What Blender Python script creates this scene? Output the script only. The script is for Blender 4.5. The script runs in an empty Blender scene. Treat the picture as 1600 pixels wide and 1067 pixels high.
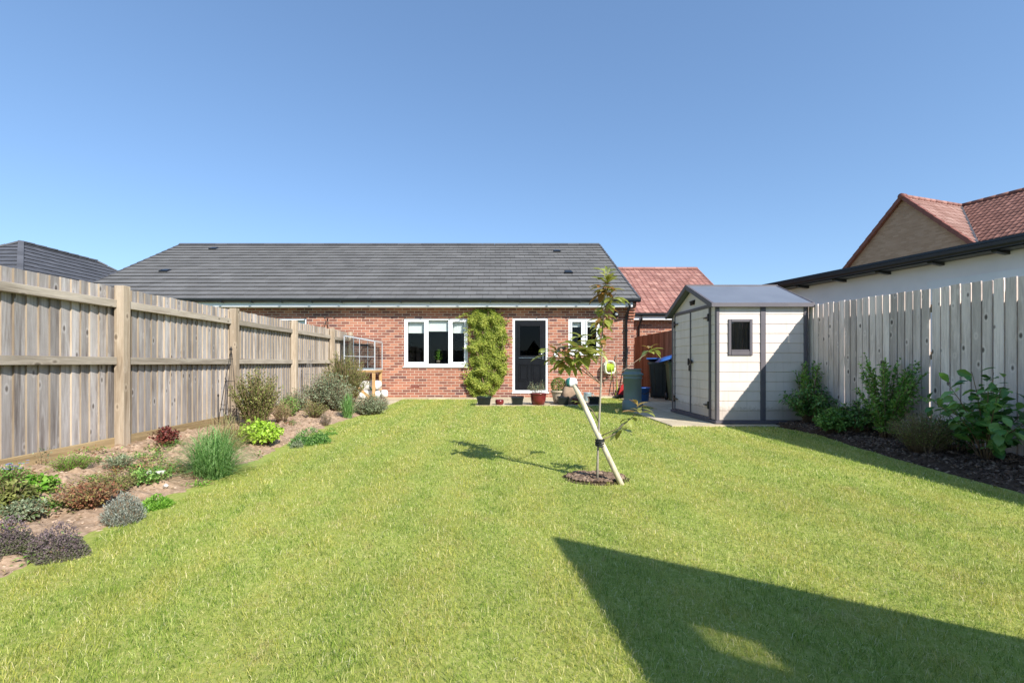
import bpy, math, random
import numpy as np
from mathutils import Vector, Matrix, noise
random.seed(7)
PI = math.pi
C = bpy.data.collections.new("garden"); bpy.context.scene.collection.children.link(C)
H = 0.96                                    # eye height above the lawn

def lin(h):
    h = h.lstrip('#'); o = []
    for i in (0, 2, 4):
        v = int(h[i:i+2], 16)/255
        o.append(v/12.92 if v <= .04045 else ((v+.055)/1.055)**2.4)
    return (*o, 1)

# ------------------------------------------------------------------ materials
def new_mat(name):
    m = bpy.data.materials.new(name); m.use_nodes = True
    nt = m.node_tree; b = nt.nodes['Principled BSDF']
    return m, nt, b
def N(nt, t, **k):
    n = nt.nodes.new(t)
    for a, v in k.items():
        if a in n.inputs: n.inputs[a].default_value = v
        else: setattr(n, a, v)
    return n
def ramp(nt, src, stops, interp='LINEAR'):
    r = nt.nodes.new('ShaderNodeValToRGB'); r.color_ramp.interpolation = interp
    e = r.color_ramp.elements
    while len(e) < len(stops): e.new(.5)
    for el, (p, c) in zip(e, stops):
        el.position = p; el.color = lin(c) if isinstance(c, str) else (c, c, c, 1)
    nt.links.new(src, r.inputs[0]); return r.outputs[0]
def mix(nt, fac, a, b, mode='MIX'):
    m = nt.nodes.new('ShaderNodeMix'); m.data_type = 'RGBA'; m.blend_type = mode
    for s, v in ((m.inputs[0], fac), (m.inputs[6], a), (m.inputs[7], b)):
        if hasattr(v, 'is_linked') or isinstance(v, bpy.types.NodeSocket): nt.links.new(v, s)
        elif isinstance(v, str): s.default_value = lin(v)
        else: s.default_value = v
    return m.outputs[2]
def math_(nt, op, a, b=0.0):
    m = nt.nodes.new('ShaderNodeMath'); m.operation = op
    for s, v in ((m.inputs[0], a), (m.inputs[1], b)):
        if isinstance(v, bpy.types.NodeSocket): nt.links.new(v, s)
        else: s.default_value = v
    return m.outputs[0]
def rnd_attr(nt):
    a = nt.nodes.new('ShaderNodeAttribute'); a.attribute_name = 'rnd'; return a.outputs['Fac']
def coords(nt, scale=(1,1,1), offs=None):
    t = nt.nodes.new('ShaderNodeTexCoord'); mp = nt.nodes.new('ShaderNodeMapping')
    mp.inputs['Scale'].default_value = scale
    if offs is None: nt.links.new(t.outputs['Object'], mp.inputs[0])
    else:
        ad = nt.nodes.new('ShaderNodeVectorMath'); ad.operation = 'ADD'
        cb = nt.nodes.new('ShaderNodeCombineXYZ')
        for i in range(3): nt.links.new(offs, cb.inputs[i])
        nt.links.new(t.outputs['Object'], ad.inputs[0]); nt.links.new(cb.outputs[0], ad.inputs[1])
        nt.links.new(ad.outputs[0], mp.inputs[0])
    return mp.outputs[0]
def noise_tex(nt, vec, scale, detail=4, rough=.55, dist=0):
    n = nt.nodes.new('ShaderNodeTexNoise'); n.inputs['Scale'].default_value = scale
    n.inputs['Detail'].default_value = detail; n.inputs['Roughness'].default_value = rough
    n.inputs['Distortion'].default_value = dist
    nt.links.new(vec, n.inputs['Vector']); return n.outputs['Fac']
def bump(nt, b, h, strength=.3, dist=.01):
    bp = nt.nodes.new('ShaderNodeBump'); bp.inputs['Strength'].default_value = strength
    bp.inputs['Distance'].default_value = dist
    nt.links.new(h, bp.inputs['Height']); nt.links.new(bp.outputs[0], b.inputs['Normal'])

def plain(name, c1, c2=None, scale=6, rough=.6, metal=0, bmp=.15, bscale=60, spec=.5):
    m, nt, b = new_mat(name)
    v = coords(nt)
    if c2 is None: c2 = c1
    col = ramp(nt, noise_tex(nt, v, scale, 5), [(.35, c1), (.65, c2)])
    nt.links.new(col, b.inputs['Base Color'])
    b.inputs['Roughness'].default_value = rough; b.inputs['Metallic'].default_value = metal
    b.inputs['Specular IOR Level'].default_value = spec
    if bmp: bump(nt, b, noise_tex(nt, v, bscale, 4), bmp, .004)
    return m
def leafy(name, stops, rough=.5, trans=.3, spec=.4):
    m, nt, b = new_mat(name)
    r = rnd_attr(nt)
    col = ramp(nt, r, stops)
    nt.links.new(col, b.inputs['Base Color']); b.inputs['Roughness'].default_value = rough
    b.inputs['Specular IOR Level'].default_value = spec
    t = nt.nodes.new('ShaderNodeBsdfTranslucent'); nt.links.new(col, t.inputs[0])
    mx = nt.nodes.new('ShaderNodeMixShader'); mx.inputs[0].default_value = trans
    nt.links.new(b.outputs[0], mx.inputs[1]); nt.links.new(t.outputs[0], mx.inputs[2])
    nt.links.new(mx.outputs[0], nt.nodes['Material Output'].inputs[0])
    return m
def wood(name, axis, pale, mid, dark, knots=.5, fine=1.0, kr=1.0):
    """grain runs along axis; every board has its own 'rnd'"""
    m, nt, b = new_mat(name)
    r = rnd_attr(nt); off = math_(nt, 'MULTIPLY', r, 37.0)
    s = [1, 1, 1]; s[axis] = .07
    v = coords(nt, tuple(s), off)
    g1 = noise_tex(nt, v, 14, 6, .6, 1.2)
    g2 = noise_tex(nt, v, 90*fine, 3, .6, .4)
    s2 = [1, 1, 1]; s2[axis] = .25
    v2 = coords(nt, tuple(s2), off)
    st = noise_tex(nt, v2, 5, 4, .6)
    c = ramp(nt, g1, [(.3, dark), (.48, mid), (.68, pale)])
    c = mix(nt, math_(nt, 'MULTIPLY', ramp(nt, g2, [(.35, 1.0), (.6, 0.0)]), .45), c, dark)
    c = mix(nt, math_(nt, 'MULTIPLY', ramp(nt, st, [(.42, 0.0), (.62, 1.0)]), .55), c, mix(nt, r, mid, pale))
    # overall tone of each board
    tone = ramp(nt, r, [(0, .72), (.5, 1.0), (1, 1.18)])
    c = mix(nt, 1.0, c, tone, 'MULTIPLY')
    if knots:
        s3 = [1, 1, 1]; s3[axis] = .55
        v3 = coords(nt, tuple(s3), off)
        vo = nt.nodes.new('ShaderNodeTexVoronoi'); vo.inputs['Scale'].default_value = 8.5
        nt.links.new(v3, vo.inputs['Vector'])
        k = ramp(nt, vo.outputs['Distance'], [(0.0, 1.0), (.10*kr, .75), (.15*kr, .0)])
        halo = ramp(nt, vo.outputs['Distance'], [(.14*kr, 0.0), (.19*kr, .5), (.27*kr, .0)])
        c = mix(nt, math_(nt, 'MULTIPLY', halo, knots), c, pale)
        c = mix(nt, math_(nt, 'MULTIPLY', k, knots), c, '#3b3128')
    nt.links.new(c, b.inputs['Base Color']); b.inputs['Roughness'].default_value = .85
    b.inputs['Specular IOR Level'].default_value = .2
    bump(nt, b, math_(nt, 'ADD', g1, math_(nt, 'MULTIPLY', g2, .5)), .35, .004)
    return m
def brick(name, stops, mortar, w=.225, h=.075, mo=.0055, nz=.25):
    m, nt, b = new_mat(name)
    t = nt.nodes.new('ShaderNodeTexCoord'); sp = nt.nodes.new('ShaderNodeSeparateXYZ')
    nt.links.new(t.outputs['Object'], sp.inputs[0])
    cb = nt.nodes.new('ShaderNodeCombineXYZ')
    nt.links.new(math_(nt, 'ADD', sp.outputs[0], sp.outputs[1]), cb.inputs[0]); nt.links.new(sp.outputs[2], cb.inputs[1])
    br = nt.nodes.new('ShaderNodeTexBrick')
    nt.links.new(cb.outputs[0], br.inputs['Vector'])
    br.inputs['Scale'].default_value = 1; br.inputs['Brick Width'].default_value = w
    br.inputs['Row Height'].default_value = h; br.inputs['Mortar Size'].default_value = mo
    br.inputs['Mortar Smooth'].default_value = .1
    br.inputs['Color1'].default_value = (0,0,0,1); br.inputs['Color2'].default_value = (1,1,1,1)
    br.inputs['Mortar'].default_value = (.5,.5,.5,1); br.offset = .5; br.inputs['Bias'].default_value = 0
    c = ramp(nt, br.outputs['Color'], stops)
    n1 = noise_tex(nt, t.outputs['Object'], 55, 5, .7); n2 = noise_tex(nt, t.outputs['Object'], .8, 4)
    c = mix(nt, nz*2, c, ramp(nt, n1, [(.3, .62), (.7, 1.15)]), 'MULTIPLY')
    mc = mix(nt, .6, mortar, ramp(nt, n1, [(.3, .8), (.7, 1.1)]), 'MULTIPLY')
    c = mix(nt, br.outputs['Fac'], c, mc)
    c = mix(nt, .5, c, ramp(nt, n2, [(.35, .88), (.65, 1.08)]), 'MULTIPLY')
    nt.links.new(c, b.inputs['Base Color']); b.inputs['Roughness'].default_value = .9
    b.inputs['Specular IOR Level'].default_value = .2
    hh = math_(nt, 'SUBTRACT', math_(nt, 'MULTIPLY', n1, .3), br.outputs['Fac'])
    bump(nt, b, hh, .6, .006)
    return m
def tile_mat(name, stops, rough=.75, bs=40):
    m, nt, b = new_mat(name)
    r = rnd_attr(nt); v = coords(nt)
    c = ramp(nt, r, stops)
    n1 = noise_tex(nt, v, bs, 5, .7); n2 = noise_tex(nt, v, 1.1, 5)
    c = mix(nt, .8, c, ramp(nt, n1, [(.3, .75), (.7, 1.15)]), 'MULTIPLY')
    c = mix(nt, .8, c, ramp(nt, n2, [(.35, .86), (.65, 1.1)]), 'MULTIPLY')
    nt.links.new(c, b.inputs['Base Color']); b.inputs['Roughness'].default_value = rough
    b.inputs['Specular IOR Level'].default_value = .35
    bump(nt, b, n1, .3, .003)
    return m
def glass_mat(name, tint='#ffffff', refl=.12, alpha=.9):
    m, nt, b = new_mat(name); nt.nodes.remove(b)
    g = N(nt, 'ShaderNodeBsdfGlossy'); g.inputs['Roughness'].default_value = .02
    t = N(nt, 'ShaderNodeBsdfTransparent'); t.inputs[0].default_value = lin(tint)
    lw = N(nt, 'ShaderNodeLayerWeight'); lw.inputs[0].default_value = .35
    f = math_(nt, 'MULTIPLY_ADD', lw.outputs['Fresnel'], .3); f.node.inputs[2].default_value = refl
    mx = N(nt, 'ShaderNodeMixShader'); nt.links.new(f, mx.inputs[0])
    nt.links.new(t.outputs[0], mx.inputs[1]); nt.links.new(g.outputs[0], mx.inputs[2])
    nt.links.new(mx.outputs[0], nt.nodes['Material Output'].inputs[0])
    return m

M = {}
M['fence_v'] = wood('fence_board_wood', 2, '#ccc7c3', '#a8a19c', '#766c66', .85)
M['board_edge'] = wood('fence_board_edge', 2, '#bfb09c', '#a69680', '#817262', 0)
M['fence_y'] = wood('fence_rail_wood', 1, '#b8ae9f', '#9b9183', '#746a5d', .7)
M['post'] = wood('fence_post_wood', 2, '#c4b5a0', '#a89782', '#7e6e5a', .7)
M['gravel'] = wood('gravel_board_wood', 1, '#c0a97f', '#a58f6b', '#806c4c', .35)
M['rfence_v'] = wood('grey_board_wood', 2, '#f4e4da', '#dccbc1', '#a9998f', 1.0, kr=1.0)
M['rfence_y'] = wood('grey_rail_wood', 1, '#a9a08c', '#8d8472', '#6a6252', .3)
M['rfence_s'] = wood('pale_post_wood', 2, '#d8c9a4', '#c4b48e', '#9d8d6a', .3)
M['brown_v'] = wood('stained_board_wood', 2, '#a07c68', '#8a6654', '#6a4e40', .3)
M['brown_y'] = wood('stained_rail_wood', 1, '#a07c68', '#8a6654', '#6a4e40', .3)
M['table_w'] = wood('bench_wood', 2, '#d2b084', '#bd9a6c', '#95744c', .3)
M['stake'] = wood('stake_wood', 2, '#e4dac4', '#d6ccb4', '#b0a48a', .35)
M['brick'] = brick('red_brick', [(0, '#6b4b49'), (.2, '#86574a'), (.45, '#9b6553'), (.75, '#a66d59'), (1, '#b87f66')], '#c8b6a4', mo=.0065, nz=.3)
M['brown_brick'] = brick('brown_brick', [(0, '#a8866f'), (.5, '#b18e77'), (1, '#bb9983')], '#b29380', mo=.006, nz=.15)
M['slate'] = tile_mat('grey_roof_tile', [(0, '#636261'), (.5, '#696867'), (1, '#727170')], .85)
M['slate_dark'] = tile_mat('dark_roof_tile', [(0, '#4b4c50'), (.5, '#525358'), (1, '#5c5d62')], .7)
M['redtile'] = tile_mat('red_roof_tile', [(0, '#8a6056'), (.5, '#9c7066'), (1, '#b08578')], .75)
M['pinktile'] = tile_mat('weathered_red_tile', [(0, '#8a665a'), (.5, '#99756a'), (1, '#aa8a7e')], .75)
M['browntile'] = tile_mat('red_brown_tile', [(0, '#714d42'), (.5, '#80594d'), (1, '#93695c')], .75)
M['verge_red'] = plain('terracotta_verge', '#744338', '#834e42', 8, .7)
M['upvc'] = plain('white_upvc', '#e6e8ea', '#dfe1e3', 3, .35, bmp=0)
M['black_pl'] = plain('black_plastic', '#16181c', '#1e2125', 5, .35, bmp=.05)
M['door_black'] = plain('black_door_paint', '#0d0e12', '#121419', 5, .4, bmp=.08, bscale=25, spec=.25)
M['chrome'] = plain('brushed_steel', '#b9bcc0', '#a8abb0', 30, .25, 1, 0)
M['render'] = plain('white_render', '#eae8ea', '#e0dee0', 1.5, .9, bmp=.3, bscale=120)
M['paving'] = None
M['shed_cream'] = plain('cream_resin', '#dccfc7', '#d3c6bd', 2.5, .6, bmp=.35, bscale=90)
def splash(m):
    nt = m.node_tree; b = nt.nodes['Principled BSDF']; src = b.inputs['Base Color'].links[0].from_socket
    t = nt.nodes.new('ShaderNodeTexCoord'); sp = nt.nodes.new('ShaderNodeSeparateXYZ'); nt.links.new(t.outputs['Object'], sp.inputs[0])
    nz = noise_tex(nt, t.outputs['Object'], 22, 6, .75); nv = noise_tex(nt, coords(nt, (1, 1, .08)), 18, 4, .6)
    f = ramp(nt, math_(nt, 'ADD', sp.outputs[2], math_(nt, 'MULTIPLY', nz, -.42)), [(0, .35), (.06, .0)])
    g = math_(nt, 'MULTIPLY', ramp(nt, nv, [(.56, 0.0), (.72, 1.0)]), .22)
    c = mix(nt, f, src, '#85735c'); c = mix(nt, g, c, '#8d8676'); nt.links.new(c, b.inputs['Base Color'])
splash(M['shed_cream'])
M['shed_trim'] = plain('taupe_resin', '#625c60', '#59545a', 4, .55, bmp=.1)
M['shed_roof'] = plain('grey_resin_roof', '#6f7580', '#666c77', 2, .5, bmp=.1)
M['glass'] = glass_mat('window_glass', '#fafcfc', .0)
M['shed_glass'] = glass_mat('smoky_glass', '#8f959a', .07)
M['green_glass'] = glass_mat('clear_glazing', '#f2f6f6', .09)
M['alu'] = plain('dull_aluminium', '#ccd0d3', '#bcc0c3', 20, .45, .25, 0)
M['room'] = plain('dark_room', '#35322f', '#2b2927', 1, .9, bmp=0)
M['blind'] = plain('white_blind', '#e9eae6', '#e2e4e0', 2, .8, bmp=0)
M['terra'] = plain('plum_glaze', '#5e1e22', '#732a2b', 6, .25, bmp=0)
M['beige_pot'] = plain('beige_stoneware', '#c3b299', '#b3a289', 6, .6)
M['soil_pot'] = plain('potting_soil', '#3a2c22', '#57443a', 40, .95, bmp=.8, bscale=80)
M['butt'] = plain('teal_green_plastic', '#6a7a79', '#758584', 3, .5, bmp=.05)
M['blue_pl'] = plain('blue_plastic', '#2a58a0', '#3263ab', 3, .5, bmp=.03)
M['bin_dark'] = plain('dark_bin_plastic', '#202322', '#292c2a', 4, .5, bmp=.05)
M['bin_green'] = plain('green_bin_plastic', '#4a5a44', '#55664d', 4, .5, bmp=.05)
M['lime'] = plain('lime_plastic', '#b9cf3f', '#a9c033', 4, .4, bmp=0)
M['cream_pl'] = plain('cream_plastic', '#e4e4cc', '#d9d9c0', 4, .4, bmp=0)
M['red_pl'] = plain('red_plastic', '#a31d24', '#b5272c', 4, .45, bmp=0)
M['bagwhite'] = plain('white_bag', '#e8e8e6', '#d8d8d6', 5, .45, bmp=.4, bscale=14)
M['bagteal'] = plain('teal_print', '#2f6f66', '#3a7a70', 5, .45, bmp=0)
M['sack'] = plain('brown_sack', '#8f7660', '#a48b73', 7, .8, bmp=.5, bscale=20)
M['zinc'] = plain('zinc', '#a9bcc4', '#94a8b2', 12, .4, .3, 0)
M['iron'] = plain('black_iron', '#1b1a19', '#2b2724', 20, .6, bmp=0)
M['greywire'] = plain('grey_wire', '#77726c', '#8a857e', 20, .6, bmp=0)
M['bark'] = plain('bark', '#6d5c4c', '#8a7966', 40, .9, bmp=.5)
M['twig'] = plain('twig', '#6f5a44', '#8d765a', 40, .9, bmp=.2)
M['magbark'] = plain('pale_grey_bark', '#8d8577', '#a79f90', 30, .8, bmp=.4)
M['white_stone'] = plain('pale_stone', '#d8d2c8', '#c4beb4', 10, .8)
M['concrete'] = plain('pale_concrete', '#d9d4c8', '#c9c4b8', 10, .85)
M['orange'] = plain('orange_flower', '#d88a66', '#c8734f', 10, .8, bmp=0)

# leaf palettes (real leaf colours, one random value per leaf)
M['l_climb'] = leafy('climber_leaf', [(0, '#6a7e2a'), (.4, '#93a23c'), (.75, '#b3ba52'), (1, '#cfd070')], .5, .4)
M['l_mag'] = leafy('magnolia_leaf', [(0, '#84522f'), (.2, '#9f7442'), (.4, '#9a9148'), (.6, '#96a04c'), (.85, '#b3b866'), (1, '#d2d29c')], .35, .35, .6)
M['l_dark'] = leafy('dark_leaf', [(0, '#3d642c'), (.5, '#5a8a3e'), (1, '#92b862')], .35, .3, .6)
M['l_mid'] = leafy('mid_leaf', [(0, '#50792f'), (.5, '#749f42'), (1, '#a6c96c')], .5, .35)
M['l_bright'] = leafy('bright_leaf', [(0, '#5a8a2a'), (.5, '#79ab3a'), (1, '#a4cc58')], .5, .4)
M['l_lime'] = leafy('lime_leaf', [(0, '#8fb32e'), (.5, '#acd040'), (1, '#c9e565')], .5, .4)
M['l_olive'] = leafy('olive_leaf', [(0, '#5a5f35'), (.5, '#79803f'), (1, '#a0a45f')], .6, .3)
M['l_silver'] = leafy('silver_leaf', [(0, '#6f7568'), (.5, '#8f9588'), (1, '#b3b8ac')], .7, .2)
M['l_sage'] = leafy('sage_leaf', [(0, '#5d6a4c'), (.5, '#7d8a68'), (1, '#a3ad8c')], .7, .25)
M['l_purple'] = leafy('purple_leaf', [(0, '#55633a'), (.3, '#6d7350'), (.5, '#6d5f61'), (.8, '#7f6f74'), (1, '#9a8a90')], .7, .2)
M['l_red'] = leafy('dark_red_leaf', [(0, '#45201e'), (.5, '#6d302c'), (1, '#9a5548')], .5, .25)
M['l_rust'] = leafy('rusty_leaf', [(0, '#7a4a36'), (.5, '#98664a'), (.7, '#8a8f4c'), (1, '#b58a68')], .6, .25)
M['l_grass'] = leafy('grass_leaf', [(0, '#55803f'), (.5, '#7ba55a'), (1, '#a8c882')], .5, .35)
M['l_straw'] = leafy('straw_leaf', [(0, '#8f7a55'), (.5, '#b09a70'), (1, '#a0a868')], .7, .3)
M['l_blue'] = leafy('blue_flower', [(0, '#6f86c8'), (1, '#a5b5e6')], .6, .3)
M['l_box'] = leafy('box_leaf', [(0, '#3d5a1e'), (.5, '#5d7f2a'), (1, '#88a540')], .45, .3)

def paving_mat():
    m, nt, b = new_mat('sandstone_paving')
    t = nt.nodes.new('ShaderNodeTexCoord')
    br = nt.nodes.new('ShaderNodeTexBrick'); nt.links.new(t.outputs['Object'], br.inputs['Vector'])
    br.inputs['Scale'].default_value = 1; br.inputs['Brick Width'].default_value = .6
    br.inputs['Row Height'].default_value = .45; br.inputs['Mortar Size'].default_value = .006
    br.inputs['Color1'].default_value = (0,0,0,1); br.inputs['Color2'].default_value = (1,1,1,1); br.inputs['Mortar'].default_value = (0,0,0,1)
    c = ramp(nt, br.outputs['Color'], [(0, '#b8a888'), (.5, '#c6b698'), (1, '#d0c2a6')])
    n1 = noise_tex(nt, t.outputs['Object'], 30, 6, .7); n2 = noise_tex(nt, t.outputs['Object'], 2.2, 4)
    c = mix(nt, .7, c, ramp(nt, n1, [(.3, .8), (.7, 1.1)]), 'MULTIPLY')
    c = mix(nt, .7, c, ramp(nt, n2, [(.35, .82), (.65, 1.08)]), 'MULTIPLY')
    c = mix(nt, br.outputs['Fac'], c, '#857a66')
    nt.links.new(c, b.inputs['Base Color']); b.inputs['Roughness'].default_value = .85
    bump(nt, b, n1, .3, .004); return m
M['paving'] = paving_mat()
def soil_mat(name, c1, c2, c3):
    m, nt, b = new_mat(name); v = coords(nt)
    n1 = noise_tex(nt, v, 28, 8, .7); n2 = noise_tex(nt, v, 3, 4)
    c = ramp(nt, n1, [(.3, c1), (.5, c2), (.7, c3)])
    c = mix(nt, .8, c, ramp(nt, n2, [(.35, .82), (.65, 1.1)]), 'MULTIPLY')
    nt.links.new(c, b.inputs['Base Color']); b.inputs['Roughness'].default_value = .95
    b.inputs['Specular IOR Level'].default_value = .1
    bump(nt, b, n1, .8, .012); return m
M['soil'] = soil_mat('sandy_soil', '#877059', '#a58c75', '#c0a78f')
M['mulch_base'] = soil_mat('mulch_ground', '#33281f', '#4c3d31', '#66564a')
M['mulch'] = tile_mat('bark_chip', [(0, '#3a2c23'), (.5, '#5d4a3c'), (.85, '#7b6655'), (1, '#9c8874')], .9)
M['clod'] = tile_mat('soil_clod', [(0, '#877059'), (.6, '#a58c75'), (1, '#c8b099')], .95)
M['clod_dark'] = tile_mat('dark_clod', [(0, '#5a493c'), (.6, '#7a6553'), (1, '#94806c')], .95)
def lawn_mat():
    m, nt, b = new_mat('lawn_base'); v = coords(nt)
    n1 = noise_tex(nt, v, 45, 8, .75); n2 = noise_tex(nt, v, 1.1, 5)
    c = ramp(nt, n1, [(.3, '#788a38'), (.5, '#98a150'), (.7, '#b9b272')])
    c = mix(nt, .7, c, ramp(nt, n2, [(.35, .85), (.65, 1.1)]), 'MULTIPLY')
    nt.links.new(c, b.inputs['Base Color']); b.inputs['Roughness'].default_value = .9
    b.inputs['Specular IOR Level'].default_value = .1
    bump(nt, b, n1, .6, .01); return m
M['lawn'] = lawn_mat()
def blade_mat():
    m, nt, b = new_mat('grass_blade'); v = coords(nt); r = rnd_attr(nt)
    a = noise_tex(nt, v, .9, 4, .6, .6)
    a2 = noise_tex(nt, v, 5.5, 3, .6)
    green = ramp(nt, r, [(0, '#587a28'), (.35, '#839f3b'), (.7, '#a8ba50'), (.88, '#cdd67c'), (1, '#f0e9bc')])
    dry = ramp(nt, r, [(0, '#829038'), (.4, '#b0b44d'), (.75, '#d0c96c'), (1, '#ecdeb2')])
    s = math_(nt, 'ADD', math_(nt, 'MULTIPLY', a, .5), math_(nt, 'MULTIPLY', a2, .5))
    wv = nt.nodes.new('ShaderNodeTexWave'); wv.bands_direction = 'X'; wv.inputs['Scale'].default_value = .55; wv.inputs['Distortion'].default_value = 1.2; wv.inputs['Detail'].default_value = 1
    nt.links.new(v, wv.inputs['Vector']); s = math_(nt, 'ADD', s, math_(nt, 'MULTIPLY', math_(nt, 'SUBTRACT', wv.outputs['Fac'], .5), .17))
    c = mix(nt, ramp(nt, s, [(.40, 0.0), (.58, 1.0)]), green, dry)
    c = mix(nt, math_(nt, 'MULTIPLY', ramp(nt, a2, [(.60, 0.0), (.72, 1.0)]), .6), c, ramp(nt, r, [(0, '#a39465'), (.5, '#c3b184'), (1, '#dccba3')]))
    nt.links.new(c, b.inputs['Base Color']); b.inputs['Roughness'].default_value = .45
    b.inputs['Specular IOR Level'].default_value = .35
    t = nt.nodes.new('ShaderNodeBsdfTranslucent'); nt.links.new(c, t.inputs[0])
    mx = nt.nodes.new('ShaderNodeMixShader'); mx.inputs[0].default_value = .35
    nt.links.new(b.outputs[0], mx.inputs[1]); nt.links.new(t.outputs[0], mx.inputs[2])
    nt.links.new(mx.outputs[0], nt.nodes['Material Output'].inputs[0]); return m
M['blade'] = blade_mat()
M['earth'] = plain('far_ground', '#6d7a45', '#7c8455', .4, .95, bmp=0)

# ------------------------------------------------------------------ mesh builder
class MB:
    def __init__(s): s.v = []; s.f = []; s.r = []; s.m = []; s.sm = []
    def face(s, pts, r=.5, mi=0, smooth=False):
        n = len(s.v); s.v += [tuple(p) for p in pts]; s.f.append(tuple(range(n, n+len(pts))))
        s.r.append(r); s.m.append(mi); s.sm.append(smooth)
    def mesh(s, vs, fs, r=.5, mi=0, smooth=False):
        n = len(s.v); s.v += [tuple(p) for p in vs]
        for f in fs:
            s.f.append(tuple(n+i for i in f)); s.r.append(r); s.m.append(mi); s.sm.append(smooth)
    def box(s, lo, hi, r=.5, mi=0, mat=None, bev=0):
        x0, y0, z0 = lo; x1, y1, z1 = hi
        if bev:
            b = bev
            vs = []; fs = []
            # chamfered box: 24 verts
            for sx, X in ((1, x0), (-1, x1)):
                for sy, Y in ((1, y0), (-1, y1)):
                    for sz, Z in ((1, z0), (-1, z1)):
                        vs += [(X, Y+sy*b, Z+sz*b), (X+sx*b, Y, Z+sz*b), (X+sx*b, Y+sy*b, Z)]
            def I(i, j, k, a): return ((i*2+j)*2+k)*3+a
            for i in (0, 1): fs.append([I(i,0,0,0), I(i,0,1,0), I(i,1,1,0), I(i,1,0,0)][::(1 if i == 0 else -1)])
            for j in (0, 1): fs.append([I(0,j,0,1), I(1,j,0,1), I(1,j,1,1), I(0,j,1,1)][::(1 if j == 0 else -1)])
            for k in (0, 1): fs.append([I(0,0,k,2), I(0,1,k,2), I(1,1,k,2), I(1,0,k,2)][::(1 if k == 0 else -1)])
            for i in (0, 1):
                for j in (0, 1): fs.append([I(i,j,0,0), I(i,j,0,1), I(i,j,1,1), I(i,j,1,0)])
                for k in (0, 1): fs.append([I(i,0,k,0), I(i,0,k,2), I(i,1,k,2), I(i,1,k,0)])
            for j in (0, 1):
                for k in (0, 1): fs.append([I(0,j,k,1), I(0,j,k,2), I(1,j,k,2), I(1,j,k,1)])
            for i in (0, 1):
                for j in (0, 1):
                    for k in (0, 1): fs.append([I(i,j,k,0), I(i,j,k,1), I(i,j,k,2)])
        else:
            vs = [(x0,y0,z0),(x1,y0,z0),(x1,y1,z0),(x0,y1,z0),(x0,y0,z1),(x1,y0,z1),(x1,y1,z1),(x0,y1,z1)]
            fs = [(0,3,2,1),(4,5,6,7),(0,1,5,4),(1,2,6,5),(2,3,7,6),(3,0,4,7)]
        if mat is not None: vs = [mat @ Vector(p) for p in vs]
        s.mesh(vs, fs, r, mi)
    def beam(s, a, b, w, h, r=.5, mi=0, up=(0,0,1)):
        a = Vector(a); b = Vector(b); d = (b-a); L = d.length; d.normalize()
        sd = d.cross(Vector(up))
        if sd.length < 1e-4: sd = Vector((1,0,0))
        sd.normalize(); u = sd.cross(d)
        vs = []
        for p in (a, b):
            for i, j in ((-1,-1),(1,-1),(1,1),(-1,1)): vs.append(p+sd*i*w/2+u*j*h/2)
        s.mesh(vs, [(0,3,2,1)[::-1],(4,5,6,7)[::-1],(0,1,5,4),(1,2,6,5),(2,3,7,6),(3,0,4,7)], r, mi)
    def tube(s, pts, rad, n=8, r=.5, mi=0, caps=True):
        pts = [Vector(p) for p in pts]
        if not hasattr(rad, '__len__'): rad = [rad]*len(pts)
        vs = []; fs = []
        pu = None
        for i, p in enumerate(pts):
            d = (pts[min(i+1, len(pts)-1)]-pts[max(i-1, 0)]).normalized()
            if pu is None: pu = d.orthogonal().normalized()
            pu = (pu-d*pu.dot(d)).normalized(); w = d.cross(pu)
            for k in range(n):
                a = 2*PI*k/n; vs.append(p+(pu*math.cos(a)+w*math.sin(a))*rad[i])
        for i in range(len(pts)-1):
            for k in range(n):
                fs.append((i*n+k, i*n+(k+1) % n, (i+1)*n+(k+1) % n, (i+1)*n+k))
        if caps: fs.append(tuple(range(n))[::-1]); fs.append(tuple((len(pts)-1)*n+k for k in range(n)))
        s.mesh(vs, fs, r, mi, True)
    def lathe(s, prof, c=(0,0,0), n=28, r=.5, mi=0, smooth=True):
        vs = []; fs = []
        for (ra, z) in prof:
            for k in range(n):
                a = 2*PI*k/n; vs.append((c[0]+ra*math.cos(a), c[1]+ra*math.sin(a), c[2]+z))
        for i in range(len(prof)-1):
            for k in range(n): fs.append((i*n+k, i*n+(k+1) % n, (i+1)*n+(k+1) % n, (i+1)*n+k))
        s.mesh(vs, fs, r, mi, smooth)
    def prism(s, poly, a, b, r=.5, mi=0):
        """poly: list of points; extrude from a offset to b offset vectors"""
        a = Vector(a); b = Vector(b); n = len(poly)
        vs = [Vector(p)+a for p in poly]+[Vector(p)+b for p in poly]
        fs = [tuple(range(n))[::-1], tuple(range(n, 2*n))]+[(i, (i+1) % n, n+(i+1) % n, n+i) for i in range(n)]
        s.mesh(vs, fs, r, mi)
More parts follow.
